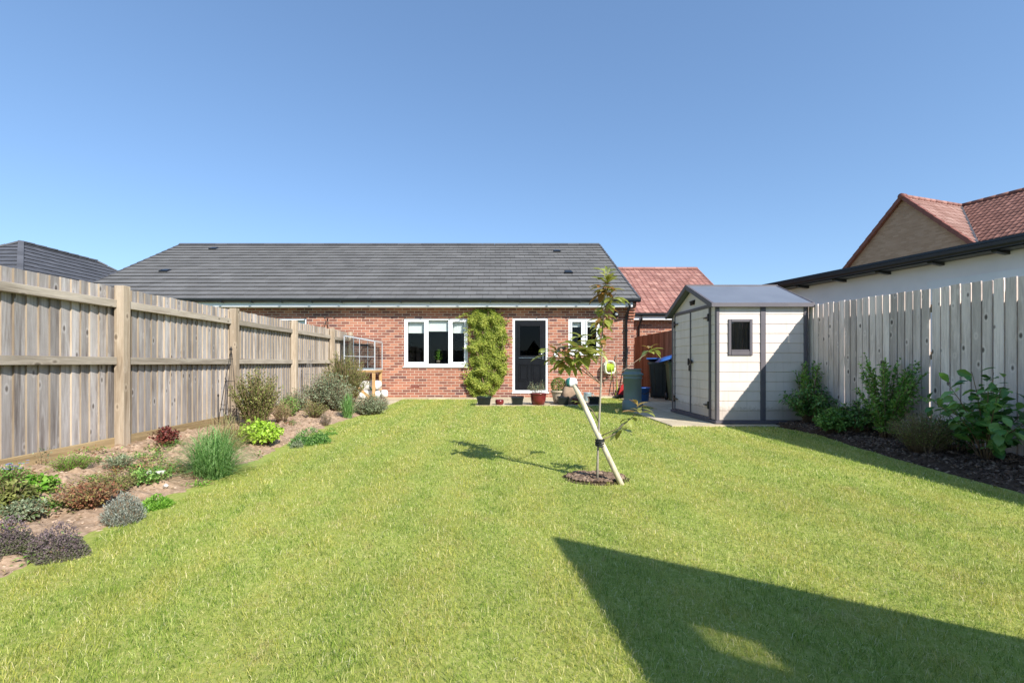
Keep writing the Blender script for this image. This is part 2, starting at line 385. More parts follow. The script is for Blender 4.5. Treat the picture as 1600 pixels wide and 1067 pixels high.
    def leaf(s, p, d, nrm, L, W, r, bend=.25, seg=2, mi=0):
        d = d.normalized(); sd = d.cross(nrm)
        if sd.length < 1e-3: sd = d.orthogonal()
        sd.normalize(); up = sd.cross(d)
        if seg == 2:
            m = p+d*L*.5-up*L*.0; t = p+d*L-up*L*bend
            l = m+sd*W*.5+up*W*.18; q = m-sd*W*.5+up*W*.18
            s.mesh([p, m, l, t, q], [(0,1,2),(1,3,2),(0,4,1),(4,3,1)], r, mi, False)
        else:
            prof = [(0,.04),(.2,.55),(.5,1.0),(.78,.72),(1,0)]
            vs = []
            for (t, w) in prof:
                c = p+d*L*t*(1-.12*t)-up*L*bend*t*t
                vs += [c+sd*W*.5*w+up*W*.16*w, c, c-sd*W*.5*w+up*W*.16*w]
            fs = []
            for i in range(4):
                a = i*3; fs += [(a, a+1, a+4, a+3), (a+1, a+2, a+5, a+4)]
            s.mesh(vs, fs, r, mi, True)
    def build(s, name, mats, parent=None, weld=False):
        me = bpy.data.meshes.new(name); me.from_pydata(s.v, [], s.f)
        if not isinstance(mats, (list, tuple)): mats = [mats]
        for mm in mats: me.materials.append(M[mm] if isinstance(mm, str) else mm)
        me.polygons.foreach_set('material_index', s.m)
        me.polygons.foreach_set('use_smooth', s.sm)
        at = me.attributes.new('rnd', 'FLOAT', 'FACE'); at.data.foreach_set('value', s.r)
        me.update()
        o = bpy.data.objects.new(name, me); C.objects.link(o)
        if parent: o.parent = parent
        return o

def tag(o, label=None, cat=None, group=None, kind=None):
    if label: o['label'] = label
    if cat: o['category'] = cat
    if group: o['group'] = group
    if kind: o['kind'] = kind
    return o
def thing(name, label, cat, loc=(0,0,0), rz=0, group=None):
    o = bpy.data.objects.new(name, None); o.empty_display_size = .2; C.objects.link(o)
    o.location = loc; o.rotation_euler = (0, 0, rz)
    return tag(o, label, cat, group)
R = random.random
def U(a, b): return a+(b-a)*random.random()
F = 730.0
def G(px, py, z=0.0):
    """ground point seen at a spot of the photo (used once, to measure places)"""
    Y = F*(H-z)/(py-567); return ((px-775)*Y/F, Y)

# ------------------------------------------------------------------ setting
def interp(pts, y):
    return float(np.interp(y, [p[0] for p in pts], [p[1] for p in pts]))
LE = [(0,-2.08),(2,-2.13),(3.07,-2.2),(4.5,-2.24),(5.5,-2.33),(7.2,-2.45),(9.5,-2.36),(11.0,-2.38),(12.25,-2.5)]
RE = [(0,3.72),(3.4,3.8),(4.5,3.93),(5.4,4.07),(6.2,4.28),(7.02,4.2)]
b = MB(); b.face([(-400,-200,-.06),(400,-200,-.06),(400,600,-.06),(-400,600,-.06)])
tag(b.build('ground', 'earth'), kind='structure')
def in_lawn(x, y):
    """numpy mask"""
    le = np.interp(y, [p[0] for p in LE], [p[1] for p in LE]); re = np.interp(y, [p[0] for p in RE], [p[1] for p in RE])
    wob = .02*np.sin(y*9)+.015*np.sin(y*23+1)
    right = np.where(y < 7.03, re+wob, np.where(y < 9.6, 2.65, 3.32))
    top = np.where(x < -.45, 12.28, np.where(x < 2.36, 10.42, 12.72))
    k = (x > le+wob) & (x < right) & (y < top)
    an_ = np.arctan2(y-3.9, x-.83)
    k &= ((x-.83)/.245)**2+((y-3.9)/.205)**2 > 1.0+.16*np.sin(7*an_)+.14*np.sin(17*an_+1)
    return k
b = MB()
b.face([(-2.6,-3,0),(2.66,-3,0),(2.66,12.8,0),(-2.6,12.8,0)])
b.face([(2.66,-3,0),(4.4,-3,0),(4.4,7.05,0),(2.66,7.05,0)])
b.face([(2.66,9.55,0),(3.34,9.55,0),(3.34,12.8,0),(2.66,12.8,0)])
tag(b.build('lawn', 'lawn'), kind='structure')
b = MB()
def slab(x0, y0, x1, y1, z=.022, bb=None):
    bb.box((x0,y0,-.05),(x1,y1,z))
slab(-4.1, 10.7, -2.44, 12.9, .018, b); slab(-2.44, 12.3, -.45, 12.9, .018, b); slab(-.45, 10.42, 2.36, 12.9, .018, b); slab(2.36, 12.72, 3.9, 12.9, .05, b)
tag(b.build('patio', 'paving'), kind='structure')
b = MB()
slab(2.65, 7.03, 4.82, 9.6, .018, b); slab(3.32, 9.6, 4.84, 12.9, .018, b); slab(3.9, 12.9, 4.84, 16.4, .018, b)
tag(b.build('side_path', 'paving'), kind='structure')

def fbm(x, y, s, o=3):
    return noise.fractal(Vector((x*s, y*s, 1.7)), .8, 2.0, o)
def bed_mesh(name, x0f, x1f, y0, y1, res, zf, mat):
    ys = np.arange(y0, y1+res, res); nx = int(max(abs(x1f(y)-x0f(y)) for y in (y0, (y0+y1)/2, y1))/res)+1
    vs = []; fs = []
    for y in ys:
        a = x0f(y); c = x1f(y)
        for i in range(nx+1):
            x = a+(c-a)*i/nx; vs.append((x, y, zf(x, y, i/nx)))
    for j in range(len(ys)-1):
        for i in range(nx):
            k = j*(nx+1)+i; fs.append((k, k+1, k+nx+2, k+nx+1))
    m = MB(); m.mesh(vs, fs, .5, 0, True); return m.build(name, mat)
def zl(x, y, t):      # t: 0 at the fence, 1 at the lawn edge
    e = min(1, (1-t)*5)
    clod = max(0, noise.noise(Vector((x*11, y*11, 3)))-.08)*.075+max(0, noise.noise(Vector((x*26, y*26, 8)))-.05)*.035
    return -.03*(1-e)+e*(.03+.05*(1-t)+.03*fbm(x, y, 1.6)+clod)
o = bed_mesh('soil_bed', lambda y: -4.1, lambda y: interp(LE, y)+.03, .6, 10.72, .026, zl, 'soil'); tag(o, kind='structure')
def zr(x, y, t):      # t: 0 at the lawn edge
    e = min(1, t*6)
    return -.03*(1-e)+e*(.02+.09*t+.03*fbm(x, y, 1.8)+.03*max(0, noise.noise(Vector((x*14, y*14, 3)))))
o = bed_mesh('mulch_bed', lambda y: interp(RE, y)-.03, lambda y: 4.98, -1, 7.15, .04, zr, 'mulch_base'); tag(o, kind='structure')
def zbed(x, y):
    if x < 0: t = (x+4.1)/(interp(LE, y)+4.1); return zl(x, y, t)
    t = (x-interp(RE, y))/(4.98-interp(RE, y)); return zr(x, y, max(0, t))
# mulch chips
b = MB()
def chip(b, x, y, z, s, flat=.3):
    q = Matrix.Rotation(U(0, 6.28), 3, 'Z') @ Matrix.Rotation(U(-.9, .9), 3, 'X') @ Matrix.Rotation(U(-.6, .6), 3, 'Y')
    w, l, t = s*U(.35, .7), s*U(.7, 1.6), s*flat*U(.4, 1)
    vs = [(-w,-l,-t),(w,-l*U(.6,1),-t),(w*U(.5,1),l,-t),(-w,l*U(.6,1),-t),(-w*.8,-l*.8,t),(w*.7,-l*.8,t),(w*.6,l*.7,t),(-w*.7,l*.7,t)]
    vs = [q @ Vector(v)+Vector((x, y, z)) for v in vs]
    b.mesh(vs, [(0,3,2,1),(4,5,6,7),(0,1,5,4),(1,2,6,5),(2,3,7,6),(3,0,4,7)], R())
for i in range(9000):
    y = U(1.5, 7.15); x0 = interp(RE, y); x = x0+(4.86-x0)*R()**.8
    chip(b, x, y, zbed(x, y)+U(0, .012), U(.008, .024))
tag(b.build('bark_mulch', 'mulch'), 'dark bark chips spread over the right hand bed', 'mulch', kind='stuff')
b = MB()
def clod(b, x, y, z, s):
    vs = []; base = [(1,0,0),(-1,0,0),(0,1,0),(0,-1,0),(0,0,1),(0,0,-1),(.6,.6,.55),(-.6,.6,.55),(.6,-.6,.55),(-.6,-.6,.55)]
    k = [Vector(p)*U(.7, 1.25)*s for p in base]
    q = Matrix.Rotation(U(0, 6.28), 3, 'Z')
    k = [q @ Vector((p.x, p.y, p.z*.7))+Vector((x, y, z)) for p in k]
    b.mesh(k, [(4,6,7),(4,7,9),(4,9,8),(4,8,6),(6,0,2),(6,2,7),(7,2,1),(7,1,9),(9,1,3),(9,3,8),(8,3,0),(8,0,6),(0,5,2),(2,5,1),(1,5,3),(3,5,0)], R())
for i in range(5200):
    y = .8+9.8*R()**1.5; x = U(-4.0, interp(LE, y)-.02)
    clod(b, x, y, zbed(x, y), U(.006, .017)*(1.35 if R() < .12 else 1))
NB = len(b.f)
for i in range(420):
    a = U(0, 6.28); r_ = math.sqrt(R()); clod(b, .83+.23*r_*math.cos(a), 3.9+.185*r_*math.sin(a), .015, U(.008, .028))
for i in range(NB, len(b.f)): b.m[i] = 1
tag(b.build('soil_clods', ['clod', 'clod_dark']), 'sandy brown lumps of soil strewn over the beds', 'soil', kind='stuff')
# tree circle soil
b = MB(); vs = [(.83, 3.9, .03)]; fs = []
for j in range(1, 7):
    for k in range(40):
        a = 2*PI*k/40; rr = j/6; x = .83+.31*rr*math.cos(a); y = 3.9+.27*rr*math.sin(a)
        vs.append((x, y, -.004+.03*(1-rr)+.02*noise.noise(Vector((x*20, y*20, 0)))*(1-rr)+.006*(1-rr)))
for k in range(40): fs.append((0, 1+k, 1+(k+1) % 40))
for j in range(5):
    for k in range(40): fs.append((1+j*40+k, 1+(j+1)*40+k, 1+(j+1)*40+(k+1) % 40, 1+j*40+(k+1) % 40))
b.mesh(vs, fs, .5, 0, True); o = b.build('soil_patch', 'mulch_base'); tag(o, kind='structure')

# ---- grass blades, one numpy mesh
def grass():
    rng = np.random.default_rng(3)
    zones = [(1.15, 2.2, 17000, .0014, .027), (2.2, 3.6, 10500, .0018, .026), (3.6, 6, 5200, .0027, .026), (6, 12.75, 1700, .0055, .028)]
    P = []; Wd = []; Hh = []
    for y0, y1, dens, w, h in zones:
        xa, xb = -1.08*y1-.1, 1.15*y1+.1
        xa = max(xa, -2.7); xb = min(xb, 4.4)
        n = int((y1-y0)*(xb-xa)*dens)
        x = rng.uniform(xa, xb, n); y = rng.uniform(y0, y1, n)
        k = in_lawn(x, y) & (x > -1.1*y-.15) & (x < 1.17*y+.15); x = x[k]; y = y[k]
        P.append(np.stack([x, y], 1)); Wd.append(np.full(len(x), w)); Hh.append(np.full(len(x), h))
    P = np.concatenate(P); Wd = np.concatenate(Wd); Hh = np.concatenate(Hh); n = len(P)
    # clumpy height
    hv = 1+.22*np.sin(P[:,0]*7.1+np.sin(P[:,1]*5)*2)*np.sin(P[:,1]*6.3+1.3)+.15*np.sin(P[:,0]*23+P[:,1]*17)
    Hh = Hh*hv*rng.uniform(.45, 1.3, n); Wd = Wd*rng.uniform(.7, 1.5, n)
    az = rng.uniform(0, 2*np.pi, n); lean = rng.uniform(.15, 1.7, n)
    ca, sa = np.cos(az), np.sin(az)
    th = rng.uniform(0, np.pi, n)      # width direction, own of lean
    wx, wy = np.cos(th)*Wd*.5, np.sin(th)*Wd*.5
    base = np.stack([P[:,0], P[:,1], np.full(n, -.002)], 1)
    mid = base+np.stack([ca*Hh*lean*.3, sa*Hh*lean*.3, Hh*.62], 1)
    tip = base+np.stack([ca*Hh*lean, sa*Hh*lean, Hh*np.clip(1.05-.45*lean, .25, 2)], 1)
    w3 = np.stack([wx, wy, np.zeros(n)], 1)
    V = np.stack([base-w3, base+w3, mid+w3*.8, mid-w3*.8, tip], 1).reshape(-1, 3)
    me = bpy.data.meshes.new('grass')
    me.vertices.add(n*5); me.vertices.foreach_set('co', V.ravel())
    idx = np.arange(n)*5
    q = np.stack([idx, idx+1, idx+2, idx+3, idx+3, idx+2, idx+4], 1).ravel()
    me.loops.add(n*7); me.loops.foreach_set('vertex_index', q.astype(np.int32))
    me.polygons.add(n*2)
    ls = np.stack([np.arange(n)*7, np.arange(n)*7+4], 1).ravel(); lt = np.tile([4, 3], n)
    me.polygons.foreach_set('loop_start', ls.astype(np.int32)); me.polygons.foreach_set('loop_total', lt.astype(np.int32))
    me.update(calc_edges=True); me.validate()
    at = me.attributes.new('rnd', 'FLOAT', 'FACE')
    rr = np.repeat(rng.uniform(0, 1, n), 2); at.data.foreach_set('value', rr.astype(np.float32))
    me.materials.append(M['blade'])
    o = bpy.data.objects.new('grass', me); C.objects.link(o)
    tag(o, 'short mown yellow green grass of the lawn', 'grass', kind='stuff')
    print('blades', n)
grass()

# ------------------------------------------------------------------ left fence
FX = -4.02
t = thing('close_board_fence', 'long weathered grey brown board fence with rails and posts along left border', 'fence', (FX, 1, 0))
def loc(o, t): o.parent = t; o.matrix_parent_inverse = Matrix.Identity(4); return o
def shift(b, dx, dy, dz=0): b.v = [(x+dx, y+dy, z+dz) for x, y, z in b.v]
posts = [0.75, 2.87, 4.97, 7.1, 9.22, 11.34, 12.78]
zt = 1.765
def topz(y): return 1.765+.004*(y-5)
for y in posts:
    b = MB(); b.box((-.005, y-.05-1, -.2), (.095, y+.05-1, topz(y)+.012), R(), bev=.004); b.build('post', 'post', t)
for i in range(len(posts)-1):
    y0, y1 = posts[i]+.05, posts[i+1]-.05
    b = MB(); y = y0-.045; k = 0
    while y < y1+.04:
        w = min(U(.098, .112), y1+.047-y)
        zz = topz(y)+U(-.006, .006)
        th0, th1 = .004, .021            # feather edge, each overlapping the next
        r = R()
        x = -.045+U(-.002, .002)
        vs = [(x, y-.012-1, .19), (x+th0-.012, y-.012-1, .19), (x+th1, y+w-1, .19), (x, y+w-1, .19)]
        poly = [(x-.004, y-1, 0), (x+.017, y-1, 0), (x-.002, y+w+.012-1, 0), (x-.012, y+w+.012-1, 0)]
        b.prism(poly, (0,0,.16), (0,0,zz), r); b.m[-4] = 1
        y += w; k += 1
    b.build('board_panel', ['fence_v', 'board_edge'], t)
    for z in (.98, 1.585):
        b = MB(); z += U(-.008, .008)
        dz = .004*(y1-y0)
        # arris-like rail, square face to the garden
        b.box((-.028, y0-1, z-.04), (.03, y1-1, z+.04), R(), bev=.003); b.build('rail', 'fence_y', t)
    b = MB(); b.box((-.022, y0-1, -.1), (.006, y1-1, .175), R(), bev=.003); b.build('gravel_board', 'gravel', t)

# ------------------------------------------------------------------ right fence
RX = 4.88
t = thing('picket_board_fence', 'tall grey board fence with gaps between boards, in shade along right border', 'fence', (RX, 0, 0))
def rtop(y): return 1.765+.028*(y-4.2) if y < 7.3 else 1.85
y = -2.0; b1 = MB(); b2 = MB(); k = 0
RP = [-2.0, .2, 2.35, 4.5, 6.65, 8.8]
while y < 9.3:
    w = U(.090, .097); g = U(.011, .018)
    if abs(y-5.08) < .05: g = .03
    x = U(-.003, .003)
    b1.box((-.012+x, y, .02), (.006+x, y+w, rtop(y)+U(-.008, .008)), R(), bev=.002)
    gy = y+w+g/2
    if abs(y-5.08) > .05:
        if R() > .07: b2.box((.0115, gy-.04, .02), (.024, gy+.04, rtop(y)-.21), R())
    y += w+g
b1.build('board_panel', 'rfence_v', t)
b2.build('back_boards', 'rfence_y', t)
for i in range(len(RP)-1):
    for z in (.3, 1.0, rtop(RP[i])-.24):
        b = MB(); b.box((.025, RP[i]+.05, z), (.065, RP[i+1]-.05, z+.085), R()); b.build('rail', 'rfence_y', t)
for y in RP:
    b = MB(); b.box((.025, y-.05, -.2), (.12, y+.05, rtop(y)-.1), R()); b.build('post', 'rfence_y', t)
t = thing('stained_board_fence', 'red brown stained board fence beyond the wheelie bins', 'fence', (RX, 9.35, 0))
b = MB(); y = 0
while y < 7.0:
    w = U(.095, .1)
    b.prism([(-.012, y, 0), (-.004, y, 0), (-.018, y+w, 0), (-.028, y+w, 0)], (0,0,.02), (0,0,1.86+U(-.006,.006)), R()); y += w-.004
b.build('board_panel', 'brown_v', t)
for z in (.3, 1.0, 1.6):
    b = MB(); b.box((.0, 0, z), (.05, 7.0, z+.08), R()); b.build('rail', 'brown_y', t)
for y in (.05, 2.3, 4.6, 6.9):
    b = MB(); b.box((.052, y-.05, -.1), (.15, y+.05, 1.8), R()); b.build('post', 'brown_v', t)

# ------------------------------------------------------------------ roofs
def flat_tiles(b, O, Uv, V, Nn, W, L, gauge=.32, tw=.335, lclip=None, thick=.034):
    """individual flat interlocking tiles, broken bond; lclip(v) -> (u0,u1)"""
    O = Vector(O); Uv = Vector(Uv); V = Vector(V); Nn = Vector(Nn)
    n = int(math.ceil(L/gauge))
    for j in range(n):
        v0 = j*gauge-.03; v1 = min((j+1)*gauge, L)
        lo, hi = (0, W) if lclip is None else lclip(max(v0, 0))
        lo2, hi2 = (lo, hi) if lclip is None else lclip(v1)
        u = lo-(tw/2 if j % 2 else 0)
        while u < hi:
            a = max(u, lo); c = min(u+tw-.006, hi); 
            if c-a > .03:
                a2 = min(max(a, lo2), hi2); c2 = max(min(c, hi2), lo2)
                h0 = thick+U(-.003, .004); r = min(1, max(0, random.gauss(.5, .17)))
                A = O+Uv*a+V*v0; B = O+Uv*c+V*v0; D = O+Uv*c2+V*v1; E = O+Uv*a2+V*v1
                t0 = U(-.0015, .0015)
                p = [A+Nn*(h0+t0), B+Nn*(h0-t0), D+Nn*.004, E+Nn*.004]
                b.face(p, r); b.face([p[0]-Nn*.010, p[1]-Nn*.010, p[1], p[0]], r*.6)
                b.face([B-Nn*.004, D-Nn*.01, p[2], p[1]], r)
            u += tw
def pan_tiles(b, O, Uv, V, Nn, W, L, gauge=.3, tw=.2, amp=.022, thick=.022, lclip=None, seg=7):
    O = Vector(O); Uv = Vector(Uv); V = Vector(V); Nn = Vector(Nn)
    n = int(math.ceil(L/gauge)); nc = int(W/tw)+1
    def prof(t):   # rounded roll
        return amp*(math.sin(PI*min(1, t/.42)) if t < .42 else -.25*math.sin(PI*(t-.42)/.58))
    for j in range(n):
        v0 = j*gauge-.02; v1 = min((j+1)*gauge, L)
        lo, hi = (0, W) if lclip is None else lclip(max(v0, 0))
        lo2, hi2 = (0, W) if lclip is None else lclip(v1)
        for c in range(nc):
            r = min(1, max(0, random.gauss(.5, .25)))
            vs = []; fs = []
            for k in range(seg+1):
                u = (c+k/seg)*tw
                ua = min(max(u, lo), hi); ub = min(max(u, lo2), hi2); z = prof(k/seg)
                vs += [O+Uv*ua+V*v0+Nn*(z-.012), O+Uv*ua+V*v0+Nn*(z+thick), O+Uv*ub+V*v1+Nn*(z+.002)]
            if (c+1)*tw < min(lo, lo2) or c*tw > max(hi, hi2): continue
            for k in range(seg):
                a = k*3; fs += [(a, a+3, a+4, a+1), (a+1, a+4, a+5, a+2)]
            b.mesh(vs, fs, r, 0, False)

# ------------------------------------------------------------------ bungalow
WY = 12.9; BX0, BX1 = -11.6, 3.80
bt = thing('brick_bungalow', 'long red brick bungalow with grey tiled roof and black back door', 'house', (0, WY, 0))
def wall_holes(b, x0, x1, z0, z1, holes, th=.1, reveal=.1):
    xs = sorted({x0, x1, *[h[0] for h in holes], *[h[2] for h in holes]})
    zs = sorted({z0, z1, *[h[1] for h in holes], *[h[3] for h in holes]})
    for i in range(len(xs)-1):
        for j in range(len(zs)-1):
            cx, cz = (xs[i]+xs[i+1])/2, (zs[j]+zs[j+1])/2
            if any(h[0] < cx < h[2] and h[1] < cz < h[3] for h in holes): continue
            b.face([(xs[i],0,zs[j]),(xs[i+1],0,zs[j]),(xs[i+1],0,zs[j+1]),(xs[i],0,zs[j+1])])
    for h in holes:
        a, c, d, e = h
        b.face([(a,0,c),(a,reveal,c),(a,reveal,e),(a,0,e)]); b.face([(d,0,c),(d,0,e),(d,reveal,e),(d,reveal,c)])
        b.face([(a,0,e),(a,reveal,e),(d,reveal,e),(d,0,e)]); b.face([(a,0,c),(d,0,c),(d,reveal,c),(a,reveal,c)])
def px2w(px, py, Y): return ((px-775)*Y/F, H+(567-py)*Y/F)
WINS = [(-2.545, .86, -.775, 2.195), (-6.45, .86, -5.23, 2.195), (2.0, 1.2, 2.88, 2.195), (-10.2, .86, -8.6, 2.195)]
DOOR = (.455, .155, 1.44, 2.2)
b = MB(); wall_holes(b, BX0, BX1, -.1, 2.72, WINS+[DOOR])
b.face([(BX1,0,-.1),(BX1,9.2,-.1),(BX1,9.2,2.72),(BX1,0,2.72)])
b.face([(BX1,0,2.72),(BX1,9.2,2.72),(BX1,4.6,5.2)]); b.face([(BX0,0,2.72),(BX0,9.2,2.72),(BX0,4.6,5.2)])
b.face([(BX0,9.2,-.1),(BX0,0,-.1),(BX0,0,2.72),(BX0,9.2,2.72)]); b.face([(BX1,9.2,-.1),(BX0,9.2,-.1),(BX0,9.2,2.72),(BX1,9.2,2.72)])
# corbelled kneeler at the right gable
for k in range(5):
    z = 2.10+k*.075; d = .03+.045*k
    b.box((3.63, -d, z+.006), (3.802, .002, z+.069)); 
b.box((3.63, -.245, 2.478), (3.802, .002, 2.70))
b.build('wall', 'brick', bt)
# roof
ridge_y, ridge_z = 4.5, 5.35; eave_y, eave_z = -.40, 2.665
Vv = Vector((0, ridge_y-eave_y, ridge_z-eave_z)); RL = Vv.length; Vv.normalize(); Nn = Vector((0, -Vv.z, Vv.y))
rx0, rx1 = -11.75, 3.84
b = MB()
flat_tiles(b, (rx0, eave_y, eave_z), (1,0,0), Vv, Nn, rx1-rx0, RL, .322, .335)
b.face([(rx0, eave_y, eave_z-.01), (rx1, eave_y, eave_z-.01), (rx1, ridge_y, ridge_z-.01), (rx0, ridge_y, ridge_z-.01)], .3)
b.face([(rx0, 2*ridge_y-eave_y, eave_z), (rx1, 2*ridge_y-eave_y, eave_z), (rx1, ridge_y, ridge_z), (rx0, ridge_y, ridge_z)], .4)
roof = b.build('roof', 'slate', bt)
b = MB(); x = rx0
while x < rx1-.05:
    x2 = min(x+.45, rx1); r = R()
    pr = [(-.13,-.045),(-.085,.012),(-.03,.04),(.03,.04),(.085,.012),(.13,-.045),(.11,-.06),(-.11,-.06)]
    b.prism([(0, ridge_y+p[0], ridge_z+.02+p[1]) for p in pr], (x,0,0), (x2-.008,0,0), r)
    x = x2
b.build('ridge_tiles', 'slate_dark', roof)
for xx in (rx0, rx1):     # verge caps, stepped
    b = MB()
    n = int(RL/.322)+1
    for j in range(n):
        v0 = j*.322; v1 = min(v0+.34, RL)
        A = Vector((xx, eave_y, eave_z))+Vv*v0; D = Vector((xx, eave_y, eave_z))+Vv*v1
        s_ = .035 if xx > 0 else -.035
        vs = [A-Nn*.07, A+Nn*.045, D+Nn*.03, D-Nn*.085]
        b.prism(vs, (-.02, 0, 0), (.03, 0, 0), R())
    b.build('verge', 'slate_dark', roof)
for (px, py) in ((334, 390), (258, 425), (870, 394), (888, 427)):
    # where the sight line meets the roof plane
    k = (567-py)/F; kk = (ridge_z-eave_z)/(ridge_y-eave_y)
    Yp = (eave_z-H-kk*(WY+eave_y))/(k-kk); X = (px-775)/F*Yp; yl = Yp-WY; zz = H+k*Yp
    b = MB(); mt = Matrix.Translation((X, yl, zz)) @ Matrix(((1,0,0,0),(0,Vv.y,Nn.y,0),(0,Vv.z,Nn.z,0),(0,0,0,1)))
    vs = [(-.13,-.1,.02),(.13,-.1,.02),(.1,.2,.02),(-.1,.2,.02),(-.12,-.1,.075),(.12,-.1,.075),(.09,.12,.06),(-.09,.12,.06)]
    b.mesh([mt @ Vector(v) for v in vs], [(4,5,6,7),(0,1,5,4),(1,2,6,5),(2,3,7,6),(3,0,4,7)])
    b.build('roof_vent', 'black_pl', roof)
# eaves
b = MB(); b.box((rx0, -.30, 2.472), (3.60, -.275, 2.665), bev=.003); b.box((rx0, -.2749, 2.472), (3.60, .0, 2.487)); 
b.build('fascia', 'upvc', bt)
b = MB(); b.box((3.602, -.325, 2.47), (3.68, -.25, 2.66)); b.build('fascia_end', 'upvc', bt)
b = MB()      # half round gutter
gp = [(-.06, .055), (-.055, 0), (-.035, -.035), (0, -.05), (.035, -.035), (.055, 0), (.06, .055), (.052, .055), (.045, 0), (0, -.04), (-.045, 0), (-.052, .055)]
b.prism([(0, -.382+p[0], 2.635+p[1]) for p in gp], (rx0, 0, 0), (rx1+.03, 0, 0))
x = rx0+.4
while x < rx1: b.box((x-.015, -.445, 2.575), (x+.015, -.302, 2.62)); x += .8
b.build('gutter', 'black_pl', bt)
def swan(b, x, z_top, y_out, y_wall, z_bot, r=.034, X1=None):
    b.tube([(x, y_out, z_top), (x, y_out, z_top-.08), (x, (y_out+y_wall)/2, z_top-.2), (x, y_wall, z_top-.33), (x, y_wall, z_bot+.1), (x, y_wall-.02, z_bot)], r, 10)
    for z in np.arange(z_bot+.3, z_top-.3, .75): b.box((x-.055, y_wall-.01, z-.02), (x+.055, y_wall+.045, z+.02))
b = MB(); swan(b, 3.58, 2.56, -.39, -.05, .05); b.build('downpipe', 'black_pl', bt)
b = MB(); b.box((-2.6+.24, -.004, .28), (-2.12, .03, .35)); b.build('air_brick', 'verge_red', bt)
# damp course line / plinth
# windows
def window(parent, x0, z0, x1, z1, splits, blind=None, sash=(), recess=.03, pane='glass', sill=True):
    f = MB(); fw = .055; d0, d1 = recess, recess+.07
    f.box((x0+.002, d0, z0+.002), (x0+fw, d1, z1-.002), bev=.004); f.box((x1-fw, d0, z0+.002), (x1-.002, d1, z1-.002), bev=.004)
    f.box((x0+fw, d0+.001, z0+.002), (x1-fw, d1, z0+fw+.02), bev=.004); f.box((x0+fw, d0+.001, z1-fw), (x1-fw, d1, z1-.002), bev=.004)
    for s in splits: f.box((s-.035, d0+.002, z0+fw+.02), (s+.035, d1, z1-fw), bev=.004)
    fr = f.build('window', 'upvc', parent)
    edges = [x0+fw]+[v for s in splits for v in (s-.035, s+.035)]+[x1-fw]
    for i in range(0, len(edges), 2):
        a, c = edges[i], edges[i+1]; zb, ztp = z0+fw+.02, z1-fw
        if i//2 in sash:
            s = MB(); w = .05
            s.box((a+.002, d0-.018, zb+.002), (a+w, d1-.02, ztp-.002), bev=.006); s.box((c-w, d0-.018, zb+.002), (c-.002, d1-.02, ztp-.002), bev=.006)
            s.box((a+w, d0-.017, zb+.002), (c-w, d1-.02, zb+w), bev=.006); s.box((a+w, d0-.017, ztp-w), (c-w, d1-.02, ztp-.002), bev=.006)
            s.build('sash', 'upvc', fr); a += w; c -= w; zb += w; ztp -= w
        g = MB(); g.box((a-.003, d0+.03, zb-.003), (c+.003, d0+.036, ztp+.003)); g.build('pane', pane, fr)
        g = MB()   # grey gasket
        for q in ((a, zb, a+.008, ztp), (c-.008, zb, c, ztp), (a+.008, zb, c-.008, zb+.008), (a+.008, ztp-.008, c-.008, ztp)):
            g.box((q[0], d0+.02, q[1]), (q[2], d0+.028, q[3]))
        g.build('gasket', 'black_pl', fr)
        if blind: 
            g = MB(); g.box((a-.005, d1+.03, ztp-blind), (c+.005, d1+.036, ztp+.03)); g.box((a-.005, d1+.024, ztp-blind-.012), (c+.005, d1+.042, ztp-blind+.008))
            g.build('blind', 'blind', fr)
    if sill:
        g = MB(); g.box((x0-.03, -.035, z0-.03), (x1+.03, d1, z0+.001), bev=.006); g.build('sill', 'upvc', fr)
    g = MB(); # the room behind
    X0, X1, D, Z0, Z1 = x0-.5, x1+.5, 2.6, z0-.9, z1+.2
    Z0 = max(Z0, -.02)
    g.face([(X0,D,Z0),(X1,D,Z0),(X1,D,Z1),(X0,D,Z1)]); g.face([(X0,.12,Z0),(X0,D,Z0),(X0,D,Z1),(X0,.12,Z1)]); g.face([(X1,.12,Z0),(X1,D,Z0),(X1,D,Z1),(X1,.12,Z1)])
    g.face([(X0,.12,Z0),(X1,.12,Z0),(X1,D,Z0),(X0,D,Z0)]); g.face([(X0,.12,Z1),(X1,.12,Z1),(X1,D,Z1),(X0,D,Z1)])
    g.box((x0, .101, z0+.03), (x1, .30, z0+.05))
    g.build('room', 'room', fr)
    return fr
window(bt, *WINS[0], [-1.905, -1.285], .29, (0, 2))
window(bt, *WINS[1], [-5.84], .29, (0,))
window(bt, *WINS[3], [-9.4], .29, (0,))
window(bt, *WINS[2], [2.44], .12, (0, 1))
# door
x0, z0, x1, z1 = DOOR
b = MB()
b.box((x0+.002, .02, z0), (x0+.065, .1, z1-.002), bev=.004); b.box((x1-.065, .02, z0), (x1-.002, .1, z1-.002), bev=.004)
b.box((x0+.065, .021, z1-.065), (x1-.065, .1, z1-.002), bev=.004); b.box((x0+.065, .01, z0), (x1-.065, .1, z0+.05), bev=.004)
b.box((x0-.02, -.03, z0-.035), (x1+.02, .1, z0-.001), bev=.005)
dr = b.build('door_frame', 'upvc', bt)
lx0, lx1, lz0, lz1 = x0+.07, x1-.07, z0+.055, z1-.07
b = MB(); gx0, gx1, gz0, gz1 = .64, 1.235, 1.14, 2.0
xs = [lx0, gx0, gx1, lx1]; zs = [lz0, gz0, gz1, lz1]
for i in range(3):
    for j in range(3):
        if i == 1 and j == 1: continue
        b.box((xs[i], .045, zs[j]), (xs[i+1], .09, zs[j+1]))
